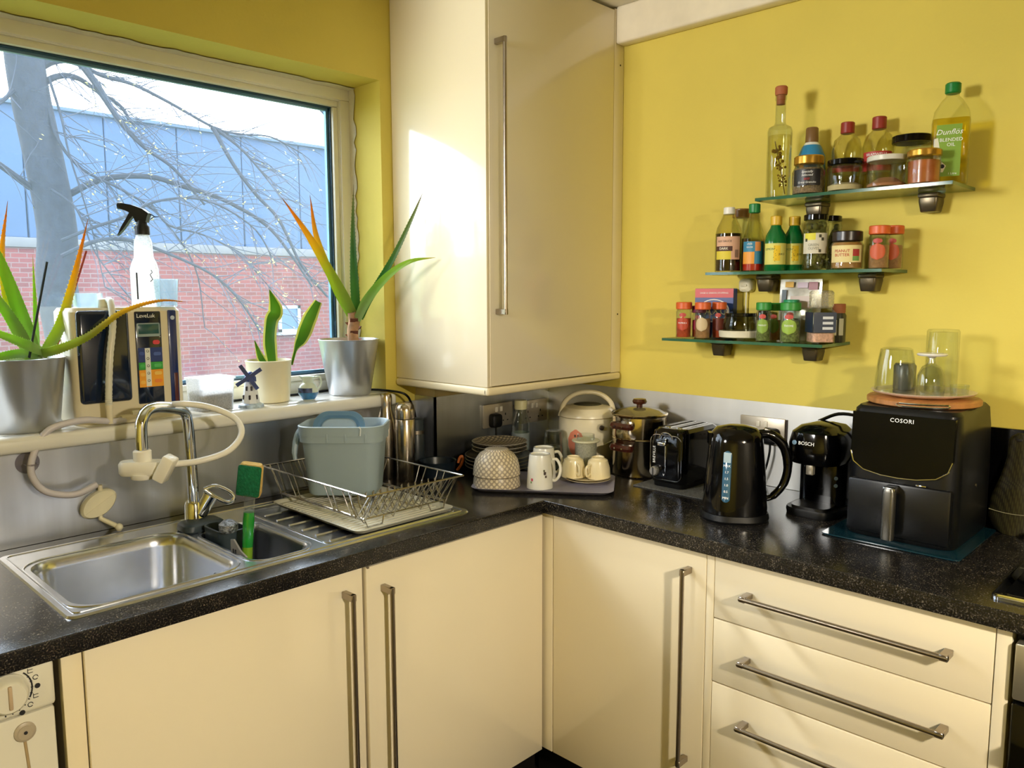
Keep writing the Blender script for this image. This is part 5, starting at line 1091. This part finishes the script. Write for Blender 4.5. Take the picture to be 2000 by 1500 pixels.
b.loft([[(-.1435-o-.02*0-(.0065*(1-(z-.15)/.16)), y, z) for y, z in pp] for o in (-.02, .0035)]); fp = b.build('control_face', AFG, af)
b = MB(); b.tube([(-.1475-(.0065*(1-(z-.15)/.16)), y, z) for y, z in pp[1:-1]], .0018, 6); b.build('chrome_smile', CHROME, fp)
text_flat('COSORI', .0135, PRINT_W, fp, (-.1490, 0, .287), (0, -1, 0), (.04, 0, 1), space=1.1)
b = MB(); b.lathe([(.004, 0), (.004, .002)], 12, (0, -.124, .13), axis=(0, -1, 0)); b.build('side_stud', BRUSHED, af)
b = MB(); b.box(fx-.0085, fx-.004, -.062, -.040, .141, .145, .001); b.build('drawer_glint_trim', CHROME, dw)
AZ = W+.0052+.3145
bd_ = thing('wooden_board', 'round wooden chopping board with a steel clip on the air fryer', 'board', (-.178, -1.476, AZ))
b = MB(); b.lathe([(.122, 0), (.126, .003), (.126, .013), (.122, .016)], 48); b.build('board_disc', M('acacia', '#a8713c', rough=.45, var=.3, vscale=7, stretch=(1, 8, 1)), bd_)
fa = facing(-.178, -1.476)
b = MB(); b.tube([(.1275*math.cos(fa+a), .1275*math.sin(fa+a), z) for a, z in [(-.42, .011), (-.45, .0075), (-.40, .004)] + [(-.3+.1*k, .004) for k in range(8)] + [(.45, .0075), (.42, .011)] + [(.4-.1*k, .011) for k in range(9)]], .0022, 6); b.build('steel_clip', CHROME, bd_)
pk = tag(MB().lathe([(.07, 0), (.08, .003), (.112, .010), (.116, .014), (.112, .0145), (.078, .008), (.002, .006)], 48).build('plate', M('plate_pink', '#e3cdbc', rough=.3, coat=.3), loc=(-.180, -1.475, AZ+.0165)), 'pale pink plate on the wooden board carrying upturned glasses', 'plate')
PZ = AZ+.0255
def upglass(loc, prof, label, nm='drinking_glass'):
    return tag(MB().lathe(prof, 32, cap0=False).build(nm, GLASS, loc=loc), label, 'glass', 'glasses on the pink plate')
upglass((-.205, -1.418, PZ), [(.047, 0), (.0465, .03), (.041, .080), (.036, .105), (.030, .108), (.0005, .108), (.0005, .1065), (.034, .103), (.039, .079), (.0445, .03), (.0455, .001)], 'wide upturned clear tumbler at the left of the pink plate')
gt = thing('goblet', 'upturned stemmed goblet with a white foot on the pink plate', 'glass', (-.252, -1.512, PZ), 0, 'glasses on the pink plate')
b = MB(); b.lathe([(.029, 0), (.031, .02), (.029, .050), (.020, .070), (.009, .078), (.007, .092), (.0005, .092), (.0005, .074), (.018, .066), (.027, .049), (.029, .02), (.0275, .001)], 30, cap0=False); b.build('goblet_bowl', glassy('goblet_glass', (.86, .88, .86), ior=1.55), gt)
b = MB(); b.lathe([(.006, .090), (.010, .094), (.030, .096), (.033, .099), (.030, .102), (.002, .103)], 32); b.build('goblet_foot', M('foot_white', '#e4e2de', rough=.2, coat=.4), gt)
upglass((-.132, -1.500, PZ), [(.036, 0), (.0365, .07), (.0365, .148), (.033, .153), (.0005, .153), (.0005, .148), (.031, .146), (.0345, .07), (.0345, .001)], 'tall upturned highball glass at the back of the pink plate')
upglass((-.200, -1.560, PZ), [(.019, 0), (.021, .026), (.020, .027), (.018, .002)], 'small clear shot glass at the right of the pink plate')
tag(MB().lathe([(.024, 0), (.026, .004), (.026, .060), (.022, .066)], 24).build('grey_pepper_pot', M('pepper_grey', '#55534c', rough=.3), loc=(-.145, -1.420, PZ)), 'dark grey pot standing behind the wide upturned tumbler', 'pot')

# patterned spoon rest leaning on the black splashback
sr = thing('spoon_rest', 'flask shaped checked plastic spoon rest leaning on the black splashback', 'spoon rest', (-.060, -1.655, W+.0005))
def sro(z): 
    for z0, w0, z1, w1 in ((0, .020, .012, .040), (.012, .040, .04, .052), (.04, .052, .085, .050), (.085, .050, .14, .033), (.14, .033, .185, .024), (.185, .024, .225, .025), (.225, .025, .24, .017), (.24, .017, .245, .006)):
        if z <= z1: return w0+(w1-w0)*(z-z0)/(z1-z0)
    return .006
CHK = flat_pattern('checked_plastic', '#14130a', '#2e2c18', 210)
b = MB(); rings = []
for k in range(26):
    z = .245*k/25; w = sro(z); t_ = .012 if z < .12 else .007; lean = .040*z/.245
    rings.append([(lean+t_*math.sin(a)*(.6 if math.sin(a) > 0 else 1), w*math.cos(a), z) for a in [2*PI*i/20 for i in range(20)]])
b.loft(rings); b.build('rest_body', CHK, sr, ang=70)
b = MB(); b.box(.026, .0305, -.006, .006, .226, .232, .001); b.build('hang_hole', PRINT_K, sr)
b = MB(); b.tube([(.004-.0122, y, .058-.006*(1-(y/.05)**2)) for y in [-.048+.012*k for k in range(9)]], .0011, 5); b.build('seam_line', M('seam_pale', '#8d8a70', rough=.3), sr)
# ------------------------------------------------------------------ bottles and jars on the glass shelves
def cont(name, label, cat, x, y, z, prof, mat, grp, inner=None, imat=None, cap=None, cmat=None, lab=None, n=30):
    """a round container: glass/plastic wall, contents, cap, paper label (z0, z1, a0, a1, material)"""
    t = thing(name, label, cat, (x, y, z+.0004), 0, grp); fa = facing(x, y)
    wall = [(r, h) for r, h in prof]
    if imat is not None:
        wall = prof + [(max(.001, r-.0014), h) for r, h in prof[::-1] if h > .004] + [(prof[0][0]*.9, .003)]
    b = MB(); b.lathe(wall, n); b.build('container', mat, t)
    if inner and imat is not None:
        b = MB(); b.lathe(inner, n); b.build('contents', imat, t)
    if cap:
        b = MB(); b.lathe(cap, n); c = b.build('cap', cmat, t)
    for L_ in (lab or []):
        r_, z0, z1, a0, a1, m_ = L_[:6]
        b = MB(); b.patch(r_, z0, z1, fa+a0, fa+a1, 16, L_[6] if len(L_) > 6 else None); b.build('paper_label', m_, t)
    return t, fa
def C(hx, rough=.35, **k): return M('c'+hx[1:]+str(int(rough*100)), hx, rough=rough, **k)
def ring(r, z0, z1, e=.0015): return [(r-e, z0), (r, z0+e), (r, z1-e), (r-e, z1)]
G1, G2, G3 = 'bottles and jars on the top shelf', 'bottles and jars on the middle shelf', 'jars on the lowest shelf'
T, Mi, Lo = 1.7568, 1.557, 1.3607
OILG = glassy('oil_plastic', (.94, .95, .86), rough=.04, ior=1.4)
# top shelf
t, fa = cont('herb_bottle', 'tall slim glass bottle with a dried herb sprig and cork', 'bottle', -.132, -1.060, T, [(.031, 0), (.033, .003), (.033, .180), (.030, .190), (.016, .198), (.014, .205), (.0135, .262), (.0155, .264), (.0155, .276)], GLASS, G1, [(.030, .006), (.031, .168)], glassy('pale_oil', (.96, .93, .72), ior=1.2), [(.0115, .252), (.0120, .276), (.0155, .277), (.0165, .282), (.0165, .297), (.014, .30)], C('#a9603c', .7))
b = MB(); ax_ = Vector((math.cos(fa), math.sin(fa), 0)); sd_ = Vector((-ax_.y, ax_.x, 0)); stem = [sd_*.018+Vector((0, 0, .012)), sd_*.010+Vector((0, 0, .055)), Vector((0, 0, .10)), sd_*-.012+Vector((0, 0, .155))]
b.tube(stem, .0016, 5, smooth=4); hs_ = b.build('herb_stem', C('#7a6330', .8), t)
random.seed(21); b = MB()
for k in range(46):
    u = random.random(); p = catmull(stem, 8)[int(4+u*20)]+sd_*random.uniform(-.012, .012)+Vector((0, 0, random.uniform(-.006, .008))); r_ = random.uniform(.0022, .0052)*(.6+u*.7); b.sphere(p, r_, n=6, m=4)
tag(b.build('herb_flowers', C('#7a5a1c', .8), t), kind='stuff')
BLK = C('#1a1718', .4); GOLD = M('gold_lid', '#c79a3c', rough=.25, metal=.8)
t, fa = cont('gravy_jar', 'gravy granules jar with black label and gold lid', 'jar', -.142, -1.150, T, [(.038, 0), (.041, .004), (.0425, .02), (.0425, .060), (.037, .072), (.035, .078)], GLASS, G1, [(.039, .004), (.0405, .058), (.034, .07)], M('granules', '#8a7256', rough=.9, var=.5, vscale=220, bump=.8, bscale=240), ring(.0385, .078, .102, .003), GOLD, [(.0430, .022, .064, -1.0, .75, BLK)])
text_wrap('Specially\nSelected', .0085, PRINT_W, t, .0434, .053, fa-.1, shear=.3); text_wrap('BEEF', .0075, PRINT_R, t, .0434, .0385, fa-.1); text_wrap('Gravy Granules', .0075, PRINT_W, t, .0434, .030, fa-.1, shear=.2)
t, fa = cont('salad_cream_bottle', 'blue and orange squeezy sauce bottle with brown cap behind the gravy jar', 'bottle', -.058, -1.118, T, [(.034, 0), (.037, .004), (.038, .08), (.036, .115), (.026, .140), (.017, .152)], C('#2f86b8', .35), G1, cap=[(.0175, .150), (.0175, .158), (.0165, .190), (.014, .193)], cmat=C('#7a5a34', .4), lab=[(.0384, .06, .105, -.9, -.5, C('#e0a43c', .5))])
b = MB(); b.lathe([(.0268, .138), (.0178, .152)], 30, cap0=False, cap1=False); b.build('white_neck', C('#e6e6e2', .4), t)
VIN = glassy('vinegar_plastic', (.93, .92, .80), rough=.05, ior=1.4); REDC = C('#8e2a20', .4)
for nm, y, h, lb in (('left', -1.219, .182, 'left'), ('right', -1.301, .184, 'right')):
    t, fa = cont('vinegar_bottle', f'clear vinegar bottle with dark red cap, the {lb} one of the pair', 'bottle', -.052, y+.006, T, [(.035, 0), (.038, .004), (.038, .09), (.039, .12), (.032, .148), (.019, .160), (.015, .168)], VIN, G1, [(.034, .004), (.0355, .05)], glassy('vinegar', (.90, .82, .55), ior=1.2), ring(.0175, .164, h+.012, .002), REDC, [(.0386, .055 if lb == 'right' else .06, .104 if lb == 'right' else .085, -1.1, 1.0, C('#b3332c', .5))])
    if lb == 'right': text_wrap('BRAMWELLS', .0095, PRINT_W, t, .0390, .096, fa-.1)
t, fa = cont('glass_jar', 'glass jar of pale seasoning with a black lid on the top shelf', 'jar', -.138, -1.246, T, [(.041, 0), (.044, .004), (.0445, .060), (.041, .068)], GLASS, G1, [(.041, .004), (.042, .016), (.03, .022)], C('#c9b88c', .9), ring(.0445, .068, .082), BLACK)
t, fa = cont('glass_jar', 'glass jar with a white lid holding a little brown powder', 'jar', -.138, -1.350, T, [(.044, 0), (.0475, .004), (.048, .060), (.044, .066)], GLASS, G1, [(.044, .004), (.045, .010), (.02, .026), (.001, .024)], C('#a9744e', .9), ring(.0475, .066, .079), C('#d6d4c8', .3))
t, fa = cont('glass_jar', 'large glass jar with a black lid behind the gold lidded jar', 'jar', -.055, -1.378, T, [(.043, 0), (.046, .004), (.047, .09), (.042, .108), (.041, .118)], GLASS, G1, cap=ring(.0465, .118, .136), cmat=BLACK)
t, fa = cont('honey_jar', 'small jar of orange preserve with a gold lid on the top shelf', 'jar', -.150, -1.440, T, [(.034, 0), (.0365, .004), (.037, .058), (.034, .064)], GLASS, G1, [(.034, .003), (.0352, .056)], M('preserve', '#b4622c', rough=.3, coat=.3, var=.3), ring(.0385, .064, .082, .003), GOLD)
# oil bottle: rounded square plastic
ob_ = thing('oil_bottle', 'tall blended oil bottle with a green cap at the right end of the top shelf', 'bottle', (-.074, -1.473, T+.0004), facing(-.074, -1.473), G1)
b = MB(); b.rloft([(.036, .040, .014, 0), (.038, .042, .016, .005), (.038, .042, .016, .06), (.0365, .0405, .016, .066), (.038, .042, .016, .072), (.038, .042, .016, .150), (.034, .038, .02, .178), (.022, .023, .02, .205), (.0145, .0145, .0144, .214), (.0145, .0145, .0144, .222)], n=6); b.build('container', OILG, ob_)
b = MB(); b.rloft([(.036, .040, .014, .003), (.0365, .0405, .015, .06), (.035, .039, .015, .066), (.0365, .0405, .015, .072), (.0365, .0405, .015, .158)], n=6); b.build('contents', glassy('cooking_oil', (.94, .86, .32), ior=1.25), ob_)
b = MB(); b.lathe(ring(.0175, .220, .246, .003), 28); b.build('cap', C('#0f7a34', .35), ob_)
b = MB(); b.box(.0384, .0390, -.030, .024, .020, .142, 0); ol = b.build('paper_label', C('#7fa336', .5), ob_)
b = MB(); b.prism([(-.034, .02), (-.034, .11), (-.026, .112), (-.016, .055), (-.006, .045), (-.012, .03), (-.022, .03), (-.026, .012)], .0389, .0392, 'yz'); b.build('olive_drawing', C('#e6e2c8', .6), ol)
b = MB(); b.lathe([(.005, 0), (.005, .0003)], 14, (.0392, -.014, .044), axis=(1, 0, 0)); b.build('drawn_olive', PRINT_K, ol)
text_flat('Dunflös', .018, PRINT_W, ob_, (.0393, -.003, .124), (0, 1, 0), (0, 0, 1), shear=.3); text_flat('BLENDED\nOIL', .0115, PRINT_W, ob_, (.0393, .002, .100), (0, 1, 0), (0, 0, 1)); text_flat('1 Litre', .007, PRINT_W, ob_, (.0393, .008, .026), (0, 1, 0), (0, 0, 1))
# middle shelf
t, fa = cont('soy_bottle', 'dark soy sauce bottle with a white cap at the left of the middle shelf', 'bottle', -.130, -.912, Mi, [(.035, 0), (.0385, .004), (.0385, .108), (.034, .128), (.020, .158), (.0165, .168)], VIN, G2, [(.036, .004), (.0372, .111)], M('soy', '#1c0d08', rough=.1, coat=.5), ring(.0165, .166, .187, .002), C('#e9e6dc', .4), [(.0389, .036, .102, -1.0, .95, C('#d6a98c', .6)), (.0391, .036, .060, -1.0, .2, C('#d8c53a', .6)), (.0391, .060, .074, -1.0, .3, C('#4a2a20', .6))])
text_wrap('SOY SAUCE', .008, PRINT_K, t, .0394, .088, fa-.3); text_wrap('DARK', .010, C('#fff3d8', .6), t, .0394, .067, fa-.35)
b = MB(); 
for k in range(7): b.patch(.0394, .042, .064, fa+.50+k*.045, fa+.52+k*.045, 1)
b.build('barcode', PRINT_K, t)
cont('gold_lid_jar', 'slim jar with a gold-brown lid behind the soy bottle', 'jar', -.048, -.908, Mi, [(.027, 0), (.029, .004), (.029, .150), (.024, .162)], GLASS, G2, [(.027, .004), (.0275, .10)], C('#4d3a26', .8), ring(.027, .162, .188), C('#8a6433', .35))
t, fa = cont('chilli_sauce_bottle', 'sauce bottle with green cap and blue-orange label', 'bottle', -.120, -.986, Mi, [(.028, 0), (.0305, .004), (.0305, .085), (.026, .112), (.016, .150), (.0135, .168)], OILG, G2, [(.028, .004), (.029, .030)], M('chilli', '#b3271c', rough=.2, coat=.4), ring(.0160, .166, .192, .002), C('#0f7a3c', .4), [(.0309, .022, .085, -1.1, 1.1, C('#2d7c9c', .5)), (.0311, .022, .056, -1.1, .1, C('#e69a34', .5)), (.0311, .058, .084, .15, .7, C('#d9863a', .5))])
text_wrap('chilli\nsauce', .0085, PRINT_W, t, .0314, .074, fa-.35)
GRN = M('lemon_green', '#0c6e34', rough=.18, coat=.4, trans=.15)
for k, (x, y, lb) in enumerate(((-.135, -1.060, 'front'), (-.085, -1.090, 'rear'))):
    t, fa = cont('lemon_juice_bottle', f'green lemon juice bottle with a yellow cap, {lb} one of two', 'bottle', x, y, Mi, [(.027, 0), (.0295, .004), (.0295, .080), (.026, .100), (.016, .118), (.0135, .126)], GRN, G2, cap=ring(.0155, .126, .152, .002), cmat=C('#d8b02e', .4), lab=[(.0299, .018, .076, -1.2, 1.2, C('#d6cf6a', .6)), (.0301, .028, .070, -.15, .45, C('#e8c21f', .6))])
    text_wrap('LEMON', .0085, C('#2f6b3a', .6), t, .0305, .060, fa-.55); text_wrap('JUICE', .0075, PRINT_K, t, .0305, .046, fa+.6)
    b = MB()
    for q in range(9): b.patch(.0304, .026+.005*q, .0285+.005*q, fa-.05+.13*math.sin(q*2.3), fa+.0+.13*math.sin(q*2.3), 2)
    b.build('lemon_drawing', C('#7d7a24', .6), t)
def olive_jar(x, y, r, lb, lab=True):
    t = thing('olive_jar', f'tall jar of green olives with a black lid, {lb}', 'jar', (x, y, Mi+.0004), 0, G2); fa = facing(x, y)
    b = MB(); b.lathe([(r-.003, 0), (r, .004), (r, .122), (r-.005, .134), (r-.0065, .134), (r-.0015, .121), (r-.0015, .005)], 30); b.build('container', GLASS, t)
    random.seed(int(r*1e4)); b = MB()
    for k in range(70):
        a = random.uniform(0, 2*PI); rr = (r-.0095)*math.sqrt(random.uniform(.3, 1)); b.sphere((rr*math.cos(a), rr*math.sin(a), .010+random.uniform(0, .112)), .0082, 1.1, 8, 5)
    tag(b.build('olives', M('olive_green', '#6d6a34', rough=.3, coat=.2, var=.2), t), kind='stuff')
    b = MB(); b.lathe(ring(r-.001, .133, .148), 30); b.build('cap', BLACK, t)
    if lab:
        b = MB(); b.patch(r+.0005, .044, .098, fa-1.1, fa+1.1); b.build('paper_label', C('#cfc9b4', .6), t)
        b = MB(); b.patch(r+.0007, .080, .098, fa-.9, fa+.0); b.build('yellow_flash', C('#d8cf3a', .6), t)
        text_wrap('GREEN\nOLIVES', .0092, C('#6a6a5a', .6), t, r+.0009, .062, fa-.15)
        for q, (da, zz) in enumerate(((.35, .090), (.55, .082), (.35, .051), (-.75, .080))):
            b = MB(); b.patch(r+.0008, zz-.004, zz+.004, fa+da-.1, fa+da+.1, 4); b.build('drawn_olive', C('#3d3a26', .6), t)
olive_jar(-.130, -1.171, .033, 'in front with a pale label'); olive_jar(-.058, -1.178, .032, 'half hidden at the back', False)
t, fa = cont('peanut_butter_jar', 'peanut butter jar with a dark brown lid on the middle shelf', 'jar', -.132, -1.257, Mi, [(.036, 0), (.040, .005), (.0405, .062), (.036, .073)], GLASS, G2, [(.037, .004), (.0388, .060), (.034, .070)], M('peanut_butter', '#b07a3a', rough=.5), ring(.0375, .073, .099, .002), C('#241814', .3), [(.0409, .018, .062, -1.1, 1.0, C('#e0cf92', .6)), (.0411, .034, .052, .35, .8, C('#a8322a', .6)), (.0411, .022, .034, .35, .8, C('#6f9a4a', .6))])
text_wrap('PEANUT\nBUTTER', .0105, PRINT_R, t, .0415, .042, fa-.3)
tag(MB().lathe([(.026, 0), (.026, .10), (.0245, .102)], 24).build('striped_tin', C('#7a2a2c', .35), loc=(-.042, -1.048, Mi+.0004)), 'narrow dark red tin half hidden behind the lemon juice bottles', 'tin')
ORL = C('#d9622c', .4)
def spice(x, y, z, r, h, capm, labm, cont_m, label, grp, txt=None, red=True):
    t, fa = cont('spice_jar', label, 'jar', x, y, z, [(r-.002, 0), (r, .003), (r, h-.030), (r-.003, h-.022), (r-.004, h-.02)], GLASS, grp, [(r-.003, .003), (r-.002, h*.55)], cont_m, ring(r+.0005, h-.022, h, .002), capm, None, 24)
    b = MB(); b.epatch(r+.0004, h*.40, h*.19, fa-.15, .80); b.build('oval_label', labm, t)
    if red:
        b = MB(); b.epatch(r+.0006, h*.645, h*.06, fa-.15, .45); b.build('brand_patch', C('#b8433a', .5), t)
    if txt: text_wrap(txt, r*.30, PRINT_W, t, r+.0009, h*.42, fa-.15)
    return t
PAP = M('paprika', '#a8431e', rough=.9, var=.2, vscale=120); HERB = M('dried_herb', '#66713a', rough=.9, var=.5, vscale=160, bump=.6); CUM = M('ground_cumin', '#9a7146', rough=.9, var=.2, vscale=120)
spice(-.122, -1.334, Mi, .0250, .110, ORL, C('#c4562c', .5), CUM, 'orange lidded spice jar in front at the right of the middle shelf', G2)
spice(-.066, -1.350, Mi, .0240, .112, ORL, C('#c4562c', .5), CUM, 'orange lidded spice jar behind its twin on the middle shelf', G2)
# lowest shelf
px = thing('stuffing_mix_box', 'blue and red carton of stuffing mix at the back of the lowest shelf', 'box', (-.046, -.828, Lo+.0004), PI+.22, G3)
b = MB(); b.box(-.020, .020, -.060, .060, 0, .150, .0008, 1); b.build('carton', C('#1c3f86', .4), px)
b = MB(); b.box(.0202, .0206, -.0595, .0595, .122, .1495); b.build('red_band', C('#c93a3c', .4), px)
b = MB(); b.tube([(.0206, .046*math.cos(t), .082+.034*math.sin(t)) for t in [2*PI*k/28 for k in range(29)]], .0022, 5); b.build('white_oval', PRINT_W, px)
text_flat('PAXO', .034, C('#f6ecd0', .5), px, (.0207, 0, .080), (0, 1, 0), (0, 0, 1)); text_flat('SAGE & ONION STUFFING', .0075, PRINT_W, px, (.0208, 0, .136), (0, 1, 0), (0, 0, 1))
spice(-.146, -.777, Lo, .0235, .109, ORL, C('#b8401f', .5), PAP, 'orange lidded jar of red spice at the left end of the lowest shelf', G3, 'PAPRIKA')
spice(-.108, -.806, Lo, .0210, .098, C('#7a2050', .4), C('#b02a4a', .5), PAP, 'purple lidded spice jar between the orange lidded jars', G3)
spice(-.150, -.845, Lo, .0230, .109, ORL, C('#c9b48c', .5), CUM, 'orange lidded jar with a pale label in the middle of the spice row', G3, red=False)
spice(-.098, -.870, Lo, .0210, .109, ORL, C('#6a2a1c', .5), PAP, 'orange lidded jar of dark spice beside the glass dish', G3)
tt = tag(MB().lathe([(.055, .006), (.061, .008), (.0625, .024), (.060, .027), (.058, .012), (.002, .011)], 40).lathe([(.010, 0), (.012, .007)], 14).build('turntable', C('#dcd6be', .45), loc=(-.108, -.947, Lo+.0004)), 'round cream turntable tray under the glass dish', 'tray')
gd = thing('glass_dish', 'squat clear glass dish with a black lid on the cream turntable', 'dish', (-.108, -.947, Lo+.0122), 0, G3)
b = MB(); b.lathe([(.044, 0), (.050, .006), (.053, .030), (.046, .056), (.044, .056), (.0505, .030), (.047, .008)], 32); b.build('container', glassy('dish_glass', (.74, .74, .66), ior=1.5), gd)
b = MB(); b.lathe(ring(.046, .056, .066), 32); b.build('cap', BLACK, gd)
tag(MB().lathe([(.018, 0), (.020, .004), (.020, .062), (.017, .070), (.017, .084)], 20).build('small_black_jar', C('#241f1c', .3), loc=(-.040, -.985, Lo+.0004)), 'small dark jar behind the glass dish', 'jar', G3)
GLD = C('#2d8a34', .4)
spice(-.158, -1.043, Lo, .0205, .110, GLD, C('#7f9f36', .5), HERB, 'green lidded herb jar nearest the glass dish', G3, 'PARSLEY')
spice(-.110, -1.052, Lo, .0200, .108, GLD, C('#5f7d34', .5), CUM, 'green lidded herb jar half hidden second from the glass dish', G3)
spice(-.082, -1.088, Lo, .0215, .117, C('#16925c', .4), C('#8fa06a', .5), HERB, 'taller jar with a blue-green lid at the back of the herb row', G3)
spice(-.150, -1.118, Lo, .0270, .110, GLD, C('#8fae3a', .5), HERB, 'widest green lidded herb jar beside the salt grinder', G3, 'THYME')
sg = thing('salt_grinder', 'clear topped salt grinder with a navy label on the lowest shelf', 'grinder', (-.125, -1.192, Lo+.0004), 0, G3); fa = facing(-.125, -1.192)
b = MB(); b.rloft([(.029, .029, .008, 0), (.031, .031, .009, .004), (.031, .031, .009, .084), (.024, .024, .012, .094)], M4=Matrix.Rotation(fa+.35, 4, 'Z')); b.build('container', GLASS, sg)
b = MB(); b.rloft([(.0285, .0285, .008, .004), (.0285, .0285, .008, .028)], M4=Matrix.Rotation(fa+.35, 4, 'Z')); b.build('contents', M('pink_salt', '#d3a48c', rough=.7, var=.3, vscale=150, bump=.6), sg)
b = MB(); b.box(.0312, .0316, -.030, .030, .030, .084, 0, 1, Matrix.Rotation(fa+.35, 4, 'Z')); lb_ = b.build('navy_label', C('#16263e', .4), sg)
b = MB(); b.box(-.030, .030, -.0316, -.0312, .030, .084, 0, 1, Matrix.Rotation(fa+.35, 4, 'Z')); b.build('navy_label', C('#16263e', .4), sg)
for k in range(3):
    b = MB(); b.box(.0317, .0319, -.006, .022, .038+k*.014, .045+k*.014, 0, 1, Matrix.Rotation(fa+.35, 4, 'Z')); b.build('label_line', C('#cfd4da', .5), lb_)
b = MB(); b.lathe([(.024, .094), (.030, .097)] + [(.031+.0012*(k % 2), .100+k*.004) for k in range(10)] + [(.027, .142), (.02, .143)], 20); b.build('grinder_top', glassy('grinder_plastic', (.86, .85, .78), rough=.08, haze=.25, hcol=(.95, .92, .85)), sg)
cont('cork_jar', 'small dark jar with a brown cork stopper at the right end of the lowest shelf', 'jar', -.055, -1.212, Lo, [(.018, 0), (.020, .003), (.020, .074), (.016, .082)], C('#3a3a2c', .2), G3, cap=[(.0165, .080), (.0175, .084), (.0175, .104), (.016, .106)], cmat=C('#9a5a34', .7), lab=[(.0203, .02, .062, -1.0, -.2, C('#c9c4a4', .6)), (.0203, .02, .066, .1, .7, C('#b9b79c', .6))])
# foil pouch leaning on the wall
fp_ = thing('snack_pouch', 'silvery printed foil pouch leaning on the wall behind the herb jars', 'pouch', (-.030, -1.090, Lo+.0004), 0, G3)
b = MB(); n_ = 12
b.loft([[(-.006-.012*math.sin(PI*min(1, v*1.1))*math.sin(PI*u)-.004+.012*v, -.062+.124*u, .175*v) for u in [i/n_ for i in range(n_+1)]] for v in [j/12 for j in range(13)]], False, False, False)
b.loft([[(.004*math.sin(PI*u)-.001+.012*v-.006, -.062+.124*u, .175*v) for u in [i/n_ for i in range(n_+1)]] for v in [j/12 for j in range(13)]], False, False, False)
b.build('pouch_body', M('pouch_foil', '#cfc9bb', rough=.3, metal=.5, var=.25, vscale=30), fp_)
for (y, z, w, h, hx) in ((.030, .160, .026, .016, '#d9a93a'), (-.010, .158, .030, .016, '#b9a4b4'), (-.040, .156, .026, .022, '#8f4a54'), (.045, .120, .014, .05, '#5f6a72'), (-.005, .110, .06, .034, '#d8c2b4')):
    b = MB(); b.loft([[(-.0215+.012*zz/.175-.000+.004*abs(yy)/.06, yy, zz) for yy in (y-w/2, y, y+w/2)] for zz in (z-h/2, z, z+h/2)], False, False, False); b.build('printed_patch', C(hx, .4), fp_)
# white adapter plug on the wall with its thin lead
wh = thing('white_adapter', 'white plug adapter on the yellow wall with a thin white lead', 'plug', (0, -.912, 1.520))
b = MB(); b.rloft([(.020, .022, .012, 0), (.021, .023, .012, .006), (.019, .020, .012, .024), (.012, .014, .01, .030)], M4=Matrix.Rotation(-PI/2, 4, 'Y')); b.build('adapter_body', C('#e2dcc0', .4), wh)
b = MB(); b.tube([(-.012, 0, -.018), (-.012, .001, -.05), (-.010, .001, -.10), (-.008, .0, -.150)], .0024, 7, smooth=4); b.build('adapter_lead', C('#e2dcc0', .4), wh)
b = MB(); b.box(-.034, -.028, -.010, .010, -.003, .003, .001); b.build('adapter_ridge', C('#cfc8aa', .4), wh)
